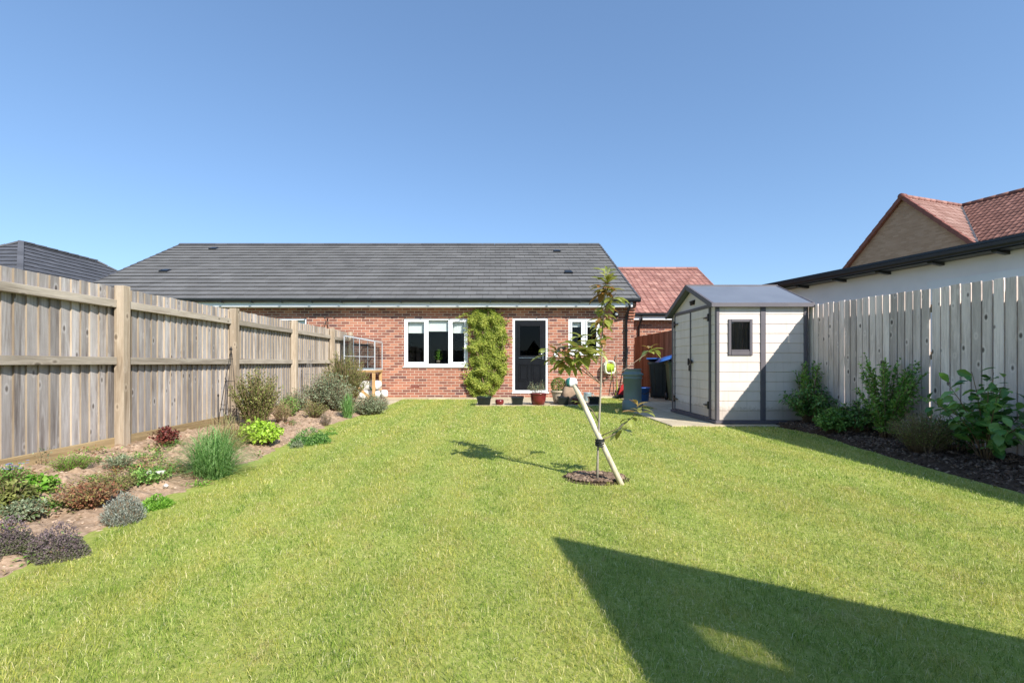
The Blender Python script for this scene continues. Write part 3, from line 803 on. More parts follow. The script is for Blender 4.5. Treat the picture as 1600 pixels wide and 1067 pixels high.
# raised glazing surround and lower panels
for q in ((gx0-.03, gz0-.03, gx0+.025, gz1+.03), (gx1-.025, gz0-.03, gx1+.03, gz1+.03), (gx0+.025, gz0-.03, gx1-.025, gz0+.025), (gx0+.025, gz1-.025, gx1-.025, gz1+.03)):
    b.box((q[0], .028, q[1]), (q[2], .0449, q[3]), bev=.006)
for (a, c) in ((.62, .90), (.975, 1.255)):
    for q in ((a, .45, a+.03, .93), (c-.03, .45, c, .93), (a+.03, .45, c-.03, .48), (a+.03, .90, c-.03, .93)):
        b.box((q[0], .032, q[1]), (q[2], .0449, q[3]), bev=.005)
    b.box((a+.055, .036, .505), (c-.055, .0449, .875), bev=.006)
b.box((.62, .032, .27), (1.255, .0449, .37), bev=.006)
dl = b.build('door', 'door_black', bt)
b = MB(); b.face([(gx0, .06, gz0), (gx1, .06, gz0), (gx1, .06, gz1), (gx0, .06, gz1)]); b.build('pane', glass_mat('door_glass', '#3c3f42', .0), dl)
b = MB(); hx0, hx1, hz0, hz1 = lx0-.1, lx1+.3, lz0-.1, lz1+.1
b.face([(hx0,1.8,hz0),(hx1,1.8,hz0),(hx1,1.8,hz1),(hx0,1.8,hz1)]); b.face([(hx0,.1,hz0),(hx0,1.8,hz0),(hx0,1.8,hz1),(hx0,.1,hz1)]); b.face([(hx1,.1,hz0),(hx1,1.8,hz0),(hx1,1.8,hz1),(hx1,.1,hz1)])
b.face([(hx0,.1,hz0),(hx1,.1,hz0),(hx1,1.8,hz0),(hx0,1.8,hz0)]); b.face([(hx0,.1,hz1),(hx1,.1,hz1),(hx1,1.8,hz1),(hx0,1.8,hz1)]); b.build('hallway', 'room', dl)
b = MB(); b.box((gx0-.01, .022, gz0-.045), (gx1+.01, .0285, gz0-.03)); b.build('drip_strip', 'chrome', dl)
b = MB(); b.box((1.285, .03, 1.06), (1.315, .0449, 1.30), bev=.004); b.tube([(1.30, .03, 1.2), (1.30, -.01, 1.2), (1.17, -.01, 1.2)], .011, 8); b.build('handle', 'chrome', dl)
# wall lamp
b = MB(); b.tube([(3.30, .0, 2.30), (3.30, -.05, 2.30)], .085, 20); b.tube([(3.30, -.05, 2.30), (3.30, -.09, 2.30), (3.30, -.11, 2.30)], [.075, .07, .04], 20)
wl = b.build('wall_lamp', 'black_pl', bt); b = MB(); b.tube([(3.30, -.10, 2.30), (3.30, -.114, 2.30)], .045, 16); b.build('lens', 'alu', wl)
# white meter / outlet
b = MB(); b.box((1.60, -.05, 1.13), (1.70, 0, 1.24), bev=.008); b.build('outdoor_socket', 'upvc', bt)
t = thing('hanging_bracket', 'black iron triangular basket bracket on the brick wall above the fence', 'bracket', (-4.63, WY, 1.9))
b = MB(); b.tube([(0,-.02,-.02),(0,-.02,.30)], .009, 6); b.tube([(0,-.02,.27),(.0,-.32,.27),(0,-.35,.31)], .009, 6); b.tube([(0,-.02,0),(0,-.15,.12),(0,-.28,.27)], .008, 6)
b.tube([(0,-.02,.30),(-.09,-.1,.02)], .009, 6); b.build('arm', 'iron', t)
# interior pot plant on the sill
t = thing('windowsill_plant', 'small leafy plant in a pale pot on the sill inside the middle window', 'house plant', (-1.62, WY+.2, .912))
b = MB(); b.lathe([(0,0),(.04,0),(.055,.10),(.058,.10),(.058,.115),(.048,.115),(.04,.09),(0,.09)], n=16); b.build('pot', 'beige_pot', t)
b = MB()
for k in range(60):
    a = U(0, 6.28); h = U(.12, .42); rr = U(0, .09)*(1 if h < .33 else .6)
    p = Vector((rr*math.cos(a), rr*math.sin(a), h)); b.leaf(p, Vector((math.cos(a), math.sin(a), U(0, 1))), Vector((0,0,1)), .06, .03, R())
for k in range(4): b.tube([(0,0,.09), (U(-.05,.05), U(-.05,.05), .38)], .004, 5, .2)
b.build('foliage', 'l_bright', t)

# ------------------------------------------------------------------ red tiled garage beyond
gt = thing('red_roofed_garage', 'low brick building with red pantile roof behind the bungalow and bins', 'garage', (0, 16.5, 0))
b = MB(); b.face([(3.95,0,-.05),(8.2,0,-.05),(8.2,0,2.6),(3.95,0,2.6)]); b.face([(8.2,0,-.05),(8.2,6,-.05),(8.2,6,2.6),(8.2,3,4.78),(8.2,0,2.6)])
b.face([(3.95,6,-.05),(3.95,0,-.05),(3.95,0,2.6),(3.95,3,4.78),(3.95,6,2.6)])
b.face([(8.2,6,-.05),(3.95,6,-.05),(3.95,6,2.6),(8.2,6,2.6)])
for k in range(5):
    z = 2.02+k*.075; b.box((3.952, -.03-.04*k, z+.006), (4.35, .002, z+.069))
b.build('wall', 'brick', gt)
gy, gz = 3.0, 4.88; ey, ez = -.4, 2.69
V2 = Vector((0, gy-ey, gz-ez)); L2 = V2.length; V2.normalize(); N2 = Vector((0,-V2.z,V2.y))
b = MB(); pan_tiles(b, (3.9, ey, ez), (1,0,0), V2, N2, 4.46, L2, .3, .2)
b.face([(3.9, 2*gy-ey, ez), (8.36, 2*gy-ey, ez), (8.36, gy, gz), (3.9, gy, gz)])
b.face([(3.9, ey, ez-.02), (8.36, ey, ez-.02), (8.36, gy, gz-.02), (3.9, gy, gz-.02)])
rf = b.build('roof', 'redtile', gt)
b = MB(); x = 3.9
while x < 8.3:
    b.prism([(0, gy+p[0]*1.1, gz+.025+p[1]*1.2) for p in [(-.13,-.045),(-.085,.012),(-.03,.04),(.03,.04),(.085,.012),(.13,-.045)]], (x,0,0), (min(x+.44,8.38),0,0), R()); x += .45
b.build('ridge_tiles', 'redtile', rf)
b = MB()
A = Vector((8.36, ey, ez)); b.prism([A-N2*.08, A+N2*.05, A+N2*.05+V2*L2, A-N2*.08+V2*L2], (0,0,0), (.04,0,0)); b.build('verge', 'redtile', rf)
b = MB(); b.box((4.36, -.32, 2.45), (8.2, -.29, 2.62), bev=.003); b.box((4.36,-.29,2.45),(8.2,0,2.465)); b.build('fascia', 'upvc', gt)
b = MB(); b.prism([(0, -.38+p[0], 2.62+p[1]) for p in gp], (3.92, 0, 0), (8.4, 0, 0)); b.build('gutter', 'black_pl', gt)
b = MB(); swan(b, 5.03, 2.56, -.38, -.05, .05, .034); b.build('downpipe', 'black_pl', gt)

# ------------------------------------------------------------------ far left hipped roof
ht = thing('hipped_roof_house', 'dark grey hipped roof house seen above fence at far left', 'house', (-18.3, 18, 0))
b = MB(); S = 4.0; D = 3.4; ze, zr2 = 2.7, 5.6
b.box((-S+.4, -S+.4, -.05), (S-.4, D+S-.4, ze)); b.build('wall', 'brick', ht)
b = MB()
vv = Vector((0, S, zr2-ze)); LL = vv.length; vv.normalize(); nn = Vector((0,-vv.z,vv.y))
flat_tiles(b, (-S,-S,ze), (1,0,0), vv, nn, 2*S, LL, .32, .33, lambda v: (v/LL*S, 2*S-v/LL*S))
vv = Vector((-S, 0, zr2-ze)).normalized(); nn = Vector((-vv.z*-1, 0, 0)) ; nn = Vector((vv.z, 0, -vv.x))
flat_tiles(b, (S,-S,ze), (0,1,0), vv, nn, 2*S+D, LL, .32, .33, lambda v: (v/LL*S, 2*S+D-v/LL*S))
P1 = (0,0,zr2); P2 = (0,D,zr2)
b.face([(-S,-S,ze),(-S,D+S,ze),P2,P1]); b.face([(-S,D+S,ze),(S,D+S,ze),P2]); 
b.face([(-S,-S,ze-.01),(S,-S,ze-.01),(0,0,zr2-.01)]); b.face([(S,-S,ze-.01),(S,D+S,ze-.01),(0,D,zr2-.01),(0,0,zr2-.01)])
rf = b.build('roof', 'slate_dark', ht)
def hipline(b, A, B, w=.11, seg=.45):
    A = Vector(A); B = Vector(B); n = max(1, int((B-A).length/seg))
    for i in range(n):
        b.beam(A.lerp(B, i/n)+Vector((0,0,.03)), A.lerp(B, (i+.98)/n)+Vector((0,0,.045)), w*1.5, .06, R())
b = MB(); hipline(b, (-S,-S,ze), P1); hipline(b, (S,-S,ze), P1); hipline(b, P1, P2); hipline(b, P2, (S,D+S,ze)); b.build('hip_tiles', 'slate_dark', rf)

# ------------------------------------------------------------------ white rendered building, right
wt = thing('white_rendered_building', 'low white rendered building with black eaves beyond the right fence', 'building', (7.05, 12.4, 0), math.atan2(-4.95, 1.35))
b = MB(); b.box((.35, .35, -.05), (12.5, 6, 2.86)); b.build('wall', 'render', wt)
b = MB(); b.box((3.6, .335, 2.12), (5.0, .352, 2.52)); b.build('wall_panel', 'upvc', wt)
b = MB(); b.box((0, .0, 2.84), (12.8, 6.3, 3.0), bev=.01); b.box((0, -.02, 2.985), (12.8, 6.3, 3.03)); b.build('roof', 'black_pl', wt)
b = MB(); b.prism([(0, -.06+p[0], 2.90+p[1]) for p in gp], (.05, 0, 0), (12.8, 0, 0)); b.build('gutter', 'black_pl', wt)
for k in range(13):
    x = 1.05+k*.93
    b = MB(); b.prism([(0,.0,2.84),(0,.349,2.84),(0,.349,2.785),(0,.02,2.81)], (x-.035,0,0), (x+.035,0,0)); b.build('rafter_foot', 'black_pl', wt)

# ------------------------------------------------------------------ neighbouring two storey house
nt_ = thing('red_tiled_house', 'tall house with brown brick gable and red tiled roof at upper right', 'house', (19.2, 22, 0), math.atan2(-.95, .31))
hw, za, ze = 2.75, 8.76, 5.75; pk = (za-ze)/hw
b = MB(); b.face([(-hw+.05,0,-.05),(hw-.05,0,-.05),(hw-.05,0,ze),(0,0,za-.1),(-hw+.05,0,ze)]); b.face([(-hw+.05,0,-.05),(-hw+.05,0,ze),(-hw+.05,4.2,ze),(-hw+.05,4.2,-.05)])
b.face([(hw-.05,4.2,-.05),(14,4.2,-.05),(14,4.2,ze-.3),(hw-.05,4.2,ze-.3)])
b.box((.3, 4.6, -.05), (14, 8.4, ze-.3)); b.build('wall', 'brown_brick', nt_)
b = MB()
vR = Vector((-hw, 0, za-ze)).normalized(); LR = math.hypot(hw, za-ze); nR = Vector((vR.z, 0, -vR.x))
def pl(O, Uv, V, Nv, W, L, mt, lc=None): pan_tiles(b, O, Uv, V, Nv, W, L, .32, .21, .022, .024, lc, 5)
pl((hw, -.08, ze), (0,1,0), vR, nR, 4.3, LR, None, lambda v: (0, .08+4.2*v/LR))
vL = Vector((hw, 0, za-ze)).normalized(); nL = Vector((-vL.z, 0, vL.x))
b.face([(-hw,-.08,ze),(0,-.08,za),(0,4.2,za),(-hw,4.2,ze)])
rf = b.build('wing_roof', 'pinktile', nt_)
b = MB()
vM = Vector((0, 4.2, za-ze)); LM = vM.length; vM.normalize(); nM = Vector((0, -vM.z, vM.y))
pl((0, 0, ze), (1,0,0), vM, nM, 14, LM, None, lambda v: (hw*(1-v/LM), 14))
b.face([(hw,0,ze-.02),(14,0,ze-.02),(14,4.2,za-.02),(0,4.2,za-.02)]); b.face([(.0,8.6,ze),(14,8.6,ze),(14,4.2,za-.02),(.0,4.2,za-.02)])
rm = b.build('main_roof', 'browntile', nt_)
b = MB()
n = 9
for sgn in (1, -1):
    for k in range(n):
        A = Vector((sgn*hw*(1-k/n), -.1, ze+(za-ze)*k/n)); B = Vector((sgn*hw*(1-(k+1.06)/n), -.1, ze+(za-ze)*(k+1.06)/n))
        b.beam(A+Vector((0,0,.02)), B+Vector((0,0,-.01)), .2, .16, R())
b.tube([(0,-.21,za+.02),(0,.05,za+.02)], .14, 12)
b.build('verge_tiles', 'verge_red', rf)
b = MB()
for k in range(10): b.tube([(0, .05+k*.42, za+.03), (0, .05+(k+.98)*.42, za+.03)], .1, 8, R())
b.build('ridge_tiles', 'redtile', rf)
b = MB()
for k in range(31): b.tube([(k*.45, 4.2, za+.03), ((k+.98)*.45, 4.2, za+.03)], .1, 8, R())
b.build('ridge_tiles', 'browntile', rm)
b = MB(); b.beam((hw, -.05, ze+.03), (0, 4.15, za+.02), .12, .03); b.build('valley', 'slate_dark', rm)
b = MB(); b.box((hw-.1, -.16, ze-.14), (hw+.5, .4, ze-.02)); b.build('flashing', 'alu', rf)
b = MB(); b.tube([(6.6, 1.6, ze+1.1), (6.6, 1.4, ze+1.35)], .12, 10); b.build('flue', 'black_pl', rm)

# ------------------------------------------------------------------ shed
SX, SY = 3.41, 7.22; SL, SW = 1.39, 1.81      # x length, y width
st = thing('resin_garden_shed', 'cream plank effect garden shed with grey trim, double doors and small window', 'shed', (SX, SY, .02))
ez, pz = 1.835, 2.235
b = MB(); b.box((-.03, -.03, 0), (SL+.03, SW+.03, .045), bev=.01); b.build('base', 'shed_trim', st)
# window side (faces the lawn): plank profile with grooves
def planks(b, x0, x1, z0, z1, n, hole=None, flip=None):
    """front face at y=0; grooves every course; flip maps (x,y,z)"""
    h = (z1-z0)/n; f = flip or (lambda p: p)
    for k in range(n):
        a = z0+k*h; c = a+h
        segs = [(x0, x1, a, c)]
        if hole and not (c <= hole[1] or a >= hole[3]):
            segs = [(x0, hole[0], a, c), (hole[2], x1, a, c)]
            if a < hole[1]: segs.append((hole[0], hole[2], a, hole[1]))
            if c > hole[3]: segs.append((hole[0], hole[2], hole[3], c))
        for (p, q, u, w) in segs:
            gap_b = .006 if u == a else 0
            lo = u; 
            yy = lambda z: .014*(z-a)/h if False else 0
            prof = [(u, .010), (min(u+.010, w), .0)] if u == a else [(u, 0.0)]
            prof += [(max(w-.004, u), .003), (w, .010)] if w == c else [(w, .002)]
            for i in range(len(prof)-1):
                (za_, ya), (zb_, yb) = prof[i], prof[i+1]
                b.face([f((p, ya, za_)), f((q, ya, za_)), f((q, yb, zb_)), f((p, yb, zb_))])
WX0, WX1, WZ0, WZ1 = .175, .55, 1.055, 1.615
b = MB(); planks(b, .035, .675, .05, ez, 12, (WX0, WZ0, WX1, WZ1)); b.build('side_panel', 'shed_cream', st)
b = MB(); planks(b, .755, SL-.03, .05, ez, 12); b.build('side_panel', 'shed_cream', st)
b = MB(); b.box((.673, -.012, .045), (.757, .02, ez), bev=.006); b.build('centre_trim', 'shed_trim', st)
for (x, y) in ((0, 0), (SL-.035, 0), (0, SW-.035), (SL-.035, SW-.035)):
    b = MB(); b.box((x-.012, y-.012, .045), (x+.042, y+.042, ez+.01), bev=.008); b.build('corner_trim', 'shed_trim', st)
b = MB()
for q in ((WX0, WZ0, WX0+.045, WZ1), (WX1-.045, WZ0, WX1, WZ1), (WX0+.045, WZ0, WX1-.045, WZ0+.07), (WX0+.045, WZ1-.045, WX1-.045, WZ1)):
    b.box((q[0], -.018, q[1]), (q[2], .03, q[3]), bev=.006)
b.box((WX0+.05, -.010, WZ0+.072), (WX1-.05, .02, WZ0+.09), bev=.003)
fr = b.build('window', 'shed_trim', st)
b = MB(); b.box((WX0+.04, .012, WZ0+.06), (WX1-.04, .016, WZ1-.04)); b.build('pane', 'shed_glass', fr)
# back and far walls, inside faces seen only dark
b = MB(); b.face([(SL-.01,.02,.04),(SL-.01,SW,.04),(SL-.01,SW,ez),(SL-.01,SW/2,pz),(SL-.01,.02,ez)]); b.face([(.02,SW,.04),(SL,SW,.04),(SL,SW,ez),(.02,SW,ez)]); b.build('back_panel', 'shed_trim', st)
# gable front, faces -X : local y -> along
fl = lambda p: (p[1], SW-p[0], p[2])     # x along from far end to near, facing -X
b = MB(); 
planks(b, .035, .17, .05, ez, 12, None, fl); planks(b, SW-.19, SW-.035, .05, ez, 12, None, fl)
# gable triangle above doors
dz = 1.87
b.face([fl((.0,.004,ez-.002)), fl((SW,.004,ez-.002)), fl((SW/2,.004,pz-.02))])
b.build('gable_panel', 'shed_cream', st)
d0, dm, d1 = .165, .90, 1.625
b = MB()
for q in ((d0, .05, d0+.035, dz), (d1-.035, .05, d1, dz), (d0+.035, dz-.05, d1-.035, dz), (d0+.035, .045, d1-.035, .075)):
    p0 = fl((q[0], -.03, q[1])); p1 = fl((q[2], .012, q[3]))
    b.box((min(p0[0],p1[0]), min(p0[1],p1[1]), q[1]), (max(p0[0],p1[0]), max(p0[1],p1[1]), q[3]), bev=.005)
b.build('door_frame', 'shed_trim', st)
for (a, c, last) in ((d0+.037, dm-.012, 0), (dm+.012, d1-.037, 1)):
    b = MB(); fd = lambda p: fl((p[0], p[1]-.020, p[2])); planks(b, a, c, .078, dz-.052, 12, None, fd)
    dd = b.build('door', 'shed_cream', st)
    if not last:
        b = MB(); b.box((-.036, SW-dm-.013, .078), (-.006, SW-dm+.013, dz-.052), bev=.004); b.build('meeting_strip', 'shed_trim', dd)
        b = MB(); b.box((-.06, SW-dm-.10, .93), (-.036, SW-dm+.03, .99), bev=.006); b.box((-.075, SW-dm-.02, .90), (-.05, SW-dm+.02, 1.02), bev=.006)
        b.box((-.055, SW-dm-.025, .80), (-.036, SW-dm+.025, .90), bev=.006); b.build('latch', 'black_pl', dd)
    for z in (.27, 1.66):
        b = MB(); ye = SW-(d0+.02) if not last else SW-(d1-.02); sg = -1 if not last else 1
        b.prism([(0, ye, z-.02), (0, ye, z+.02), (0, ye+sg*.17, z+.006), (0, ye+sg*.17, z-.006)], (-.045,0,0), (-.028,0,0))
        b.box((-.05, ye-.02, z-.06), (-.03, ye+.02, z+.06), bev=.004); b.build('hinge', 'black_pl', dd)
# gable vent
b = MB(); yv = SW-.93
b.prism([(0, yv-.10, 2.02), (0, yv+.10, 2.02), (0, yv+.075, 1.94), (0, yv-.075, 1.94)], (-.012,0,0), (.0,0,0))
for k in range(4): b.box((-.03, yv-.09+.01*k, 2.005-k*.018), (-.010, yv+.09-.01*k, 2.012-k*.018))
b.build('vent', 'black_pl', st)
# roof: two thin slabs with ribs
def roof_slab(b, sgn):
    oh = .07; y_e = -oh if sgn < 0 else SW+oh; ym = SW/2
    s = (pz-ez)/(SW/2)
    zE = ez-s*oh+.02
    A = Vector((-.09, y_e, zE)); B = Vector((SL+.06, y_e, zE)); Cc = Vector((SL+.06, ym, pz+.02)); D = Vector((-.09, ym, pz+.02))
    n = Vector((0, -s if sgn < 0 else s, 1)).normalized()
    b.prism([A, B, Cc, D] if sgn < 0 else [B, A, D, Cc], (0,0,0), n*.028)
    return A, B, Cc, D, n
b = MB()
for sg in (-1, 1): A, B, Cc, D, n = roof_slab(b, sg)
rf = b.build('roof', 'shed_roof', st)
b = MB()
for sg in (-1, 1):
    y_e = -.07 if sg < 0 else SW+.07; s = (pz-ez)/(SW/2); zE = ez-s*.07+.02
    b.beam((-.10, y_e, zE+.0), (-.10, SW/2, pz+.02), .035, .075); b.beam((SL+.065, y_e, zE+.0), (SL+.065, SW/2, pz+.02), .02, .075)
    b.beam((-.115, y_e, zE+.005), (SL+.075, y_e, zE+.005), .03, .06)
b.beam((-.115, SW/2, pz+.045), (SL+.075, SW/2, pz+.045), .08, .022)
b.build('roof_trim', 'shed_trim', rf)

# ------------------------------------------------------------------ plants
def stem_curve(base, tip, bow=.25):
    d = tip-base; mid = base+Vector((d.x*.25, d.y*.25, d.z*.6)); return mid
def bez(a, m, c, t): return a*(1-t)**2+m*2*t*(1-t)+c*t*t
def foliage(bl, bs, cx, cy, cz, w, h, stems, per, L, W, low=.25, up=.4, flat=.5, seg=2, bend=.25, stem_r=.003, droop=0, dome=.5, jit=.02, hr=(.7, 1.05), rgain=0, wy=None, bsp=.35, wx=None):
    wy = wy or w
    for i in range(stems):
        a = U(0, 2*PI); u = math.sqrt(R())
        x = u*w/2*math.cos(a); y = u*wy/2*math.sin(a)
        hh = h*(1-dome*u*u)*U(*hr)
        if wx: x = min(max(x, wx[0]), wx[1])
        base = Vector((cx+x*bsp, cy+y*bsp, cz)); tip = Vector((cx+x, cy+y, cz+max(.02, hh)))
        mid = stem_curve(base, tip)
        if bs is not None: bs.tube([bez(base, mid, tip, q/4) for q in range(5)], [stem_r*(1.2-.18*q) for q in range(5)], 5, R())
        for k in range(per):
            t = low+(1-low)*(k+R())/per
            p = bez(base, mid, tip, t); tn = (bez(base, mid, tip, min(1, t+.05))-bez(base, mid, tip, t-.05)).normalized()
            an = k*2.4+i; o = tn.orthogonal().normalized(); o = Matrix.Rotation(an, 3, tn) @ o
            d = (o*(1-up)+tn*up+Vector((0,0,-droop))+Vector((U(-.3,.3),U(-.3,.3),U(-.3,.3)))).normalized()
            nn = Vector((U(-.5,.5), U(-.5,.5), 1)) if R() < .75 else Vector((U(-1,1), U(-1,1), U(-.2,1)))
            s = U(.65, 1.15)*(1-.25*t)
            bl.leaf(p+Vector((U(-jit,jit), U(-jit,jit), U(-jit,jit))), d, nn, L*s, W*s, min(1, max(0, R()*(1-rgain)+rgain*t)), bend*U(.3, 1.3), seg)
def bush(name, label, cat, px, py, wpx, hpx, mat, stems, per, L, W, group=None, stem='twig', z=None, **k):
    if px > 1200:
        x = k.pop('X', 4.5); y = F*x/(px-775)
    else: x, y = G(px, py, .05); x = max(x, FX+.14)
    if z is None: z = zbed(x, y)-.01
    q_ = 1.05 if px > 1200 else (1.08 if px > 395 else .9)
    w = wpx*y/F*q_; h = hpx*y/F*q_
    t = thing(name, label, cat, (x, y, z), 0, group)
    k['wx'] = (FX+.05-x, 4.84-x)
    bl = MB(); bs = MB()
    foliage(bl, bs, 0, 0, 0, w, h, stems, per, L, W, **k)
    bl.build('foliage', mat, t); bs.build('stems', stem, t)
    return t
def mound(name, label, px, py, wpx, hpx, mat, n, L, W, rl=.0, squash=1.0, cat='plant', cut=.12):
    x, y = G(px, py, .05); x = max(x, FX+.14); z = zbed(x, y)-.01
    w = wpx*y/F*.86; h = hpx*y/F*.92; y2 = y+w*.35*squash; x *= y2/y; y = y2; x = max(x, FX+.14)
    t = thing(name, label, cat, (x, y, z)); bl = MB(); bs = MB()
    lumps = [(Vector((math.cos(a)*U(.2,.62), math.sin(a)*U(.2,.62), U(.0,.25))), U(.34,.52)) for a in [k*2.4 for k in range(9)]]+[(Vector((0,0,.25)), .7)]
    for i in range(n):
        c, r = random.choice(lumps)
        d = Vector((random.gauss(0,1), random.gauss(0,1), abs(random.gauss(0,1))-.15)).normalized()
        q = c+d*r*U(.78, 1.04)*(1+.2*noise.noise(d*4+c*5))
        p = Vector((q.x*w/2, q.y*w/2*squash, max(.005, q.z*h*.98)))
        if q.length > 1.15: p *= .9
        top = min(1, max(0, q.z)); rv = min(1, max(0, R()*(1-rl)+rl*top))
        dd = (Vector((d.x, d.y, d.z+.3))+Vector((U(-.8,.8), U(-.8,.8), U(-.5,.8)))).normalized()
        bl.leaf(p, dd, d+Vector((U(-.5,.5),U(-.5,.5),U(-.2,.5))), L*U(.6,1.2), W*U(.7,1.2), rv, .15)
    for i in range(24):
        a = U(0, 6.28); rr = w/2*.5*R(); bs.tube([(0,0,0), (rr*math.cos(a)*.6, rr*math.sin(a)*.6*squash, h*.3), (rr*math.cos(a), rr*math.sin(a)*squash, h*.45)], .002, 4, R())
    bl.build('foliage', mat, t); bs.build('stems', 'twig', t); return t
def tuft(name, label, cat, px, py, wpx, hpx, mat, n, bw=.005, group=None, z=None, straight=.5):
    x, y = G(px, py, .05)
    if z is None: z = zbed(x, y)-.01
    w = wpx*y/F*1.1; h = hpx*y/F*1.15
    t = thing(name, label, cat, (x, y, z), 0, group)
    b = MB()
    for i in range(n):
        a = U(0, 2*PI); u = R()**.6; rr = u*w/2*1.1; hh = h*U(.55, 1.05)*(1-.75*u*u)
        bx, by = U(-.12, .12)*w, U(-.12, .12)*w
        tip = Vector((rr*math.cos(a), rr*math.sin(a), hh)); ba = Vector((bx, by, 0)); m = Vector((bx+.75*tip.x*straight, by+.75*tip.y*straight, hh*(1.0+.5*u)))
        sd = Vector((-math.sin(a+U(-1,1)), math.cos(a+U(-1,1)), 0))*bw*U(.6, 1.3)
        vs = []; K = 5
        for q in range(K+1):
            p = bez(ba, m, tip, q/K); ww = sd*(1-(q/K)**2*.9); vs += [p-ww, p+ww]
        b.mesh(vs, [(2*q, 2*q+1, 2*q+3, 2*q+2) for q in range(K)], R(), 0, True)
    b.build('blades', mat, t); return t

# left bed, near to far
mound('purple_sage_mound', 'rounded purple grey low mound, the larger of two at near end of left bed', 93, 866, 96, 86, 'l_purple', 15000, .011, .007, rl=.5)
mound('purple_sage_mound', 'low purple grey mound cut by the left edge of the photo', 14, 868, 92, 76, 'l_purple', 13000, .011, .007, rl=.5)
bush('silver_lavender', 'silvery grey dome shaped lavender at the near lawn edge', 'plant', 193, 803, 58, 58, 'l_silver', 420, 18, .026, .006, low=.2, up=.7, dome=.6, bsp=.7, stem_r=.0015)
mound('low_green_plant', 'bright low green clump between silvery lavender and lawn', 243, 786, 58, 32, 'l_bright', 3200, .024, .010)
bush('strawberry_patch', 'mid green low leafy patch behind the silvery lavender', 'plant', 228, 752, 80, 26, 'l_mid', 130, 7, .032, .022, low=.3, dome=.4, stem_r=.0015)
bush('trailing_plant', 'rusty red and green trailing groundcover left of silvery lavender', 'plant', 138, 790, 100, 44, 'l_rust', 220, 9, .026, .016, low=.2, dome=.4, stem_r=.002)
bush('trailing_plant', 'olive green trailing groundcover above the rusty one', 'plant', 170, 765, 90, 34, 'l_olive', 170, 8, .026, .014, low=.2, dome=.4, stem_r=.002)
bush('red_centred_plant', 'broad leaved green plant with a reddish centre near the blue flowers', 'plant', 60, 780, 50, 42, 'l_bright', 46, 7, .06, .04, low=.35, dome=.4, stem_r=.002)
bush('leafy_perennial', 'pale green leafy perennial cut by left edge behind purple mound', 'plant', 14, 800, 70, 52, 'l_olive', 140, 8, .05, .028, low=.3, dome=.4, stem_r=.002)
bush('leafy_perennial', 'light green soft perennial between purple mounds and red centred plant', 'plant', 36, 812, 60, 34, 'l_sage', 90, 7, .04, .02, low=.3, dome=.4, stem_r=.002)
t = bush('blue_flower_plant', 'small plant with pale blue flowers at left edge beside fence', 'plant', 16, 760, 60, 38, 'l_mid', 60, 6, .03, .016, low=.3, stem_r=.0015)
b = MB()
for i in range(26):
    a = U(0, 6.28); rr = U(.0, .13); p = Vector((rr*math.cos(a), rr*math.sin(a)*.6, U(.10, .16)))
    for k in range(6): b.leaf(p, Vector((math.cos(k), math.sin(k), .4)), Vector((0,0,1)), .013, .010, R())
b.build('flowers', 'l_blue', t)
bush('ferny_plant', 'feathery bright green plant at the foot of the left fence', 'plant', 112, 742, 70, 30, 'l_bright', 190, 8, .028, .007, low=.2, up=.6, dome=.3, stem_r=.0015)
bush('strappy_plant', 'small blue green strappy clump by left fence post', 'plant', 186, 738, 50, 22, 'l_sage', 60, 6, .07, .010, low=.1, up=.7, dome=.3, stem_r=.0015)
bush('thin_seedling', 'thin upright grey green seedling against the gravel board', 'plant', 53, 733, 30, 40, 'l_sage', 6, 7, .03, .015, low=.3, up=.4, stem_r=.002)
bush('dark_red_heuchera', 'small dark red leaved plant in front of left fence', 'plant', 258, 698, 44, 32, 'l_red', 90, 7, .05, .028, low=.3, dome=.5, stem_r=.002)
bush('dry_seedling', 'dry brownish sparse plant left of the grass clump', 'plant', 268, 738, 60, 18, 'l_rust', 30, 5, .03, .012, low=.2, stem_r=.002)
bush('low_green_plant', 'tiny green weed patch right beside the ornamental grass', 'plant', 312, 748, 50, 12, 'l_bright', 50, 5, .022, .012, low=.2, stem_r=.0015)
tuft('ornamental_grass', 'fresh green arching ornamental grass clump halfway along left bed', 'grass clump', 332, 736, 150, 72, 'l_grass', 1100, .0026)
tuft('ornamental_grass', 'wispy brownish green grass behind the green grass clump', 'grass clump', 352, 704, 130, 54, 'l_straw', 500, .0018)
bush('lime_heuchera', 'bright lime green leafy mound in the middle of left bed', 'plant', 405, 692, 66, 38, 'l_lime', 170, 7, .065, .05, low=.45, up=.3, dome=.5, stem_r=.002)
bush('twiggy_shrub', 'olive green twiggy shrub against the left fence beside obelisk', 'shrub', 400, 668, 72, 88, 'l_olive', 170, 30, .05, .024, low=.2, up=.5, dome=.35, stem_r=.004)
bush('straw_perennial', 'straw coloured drying perennial right of the twiggy shrub', 'plant', 440, 662, 34, 34, 'l_straw', 90, 8, .05, .01, low=.2, up=.6, stem_r=.002)
mound('dark_groundcover', 'dark green spreading groundcover mat at the lawn edge', 484, 690, 84, 38, 'l_dark', 9000, .028, .010)
mound('dark_groundcover', 'small blue green groundcover clump in front of the dark mat', 465, 693, 30, 20, 'l_sage', 1600, .028, .010)
bush('border_shrub', 'soft green shrub filling the gap right of straw coloured perennial', 'shrub', 452, 652, 34, 34, 'l_mid', 90, 12, .045, .02, low=.2, stem_r=.003)
bush('border_shrub', 'low straw green plant in front of the broad grey green shrub', 'shrub', 492, 652, 44, 26, 'l_olive', 120, 10, .04, .014, low=.2, stem_r=.002)
bush('border_shrub', 'grey green bush directly left of feathery tuft', 'shrub', 528, 643, 44, 40, 'l_sage', 150, 14, .055, .022, low=.2, stem_r=.003)
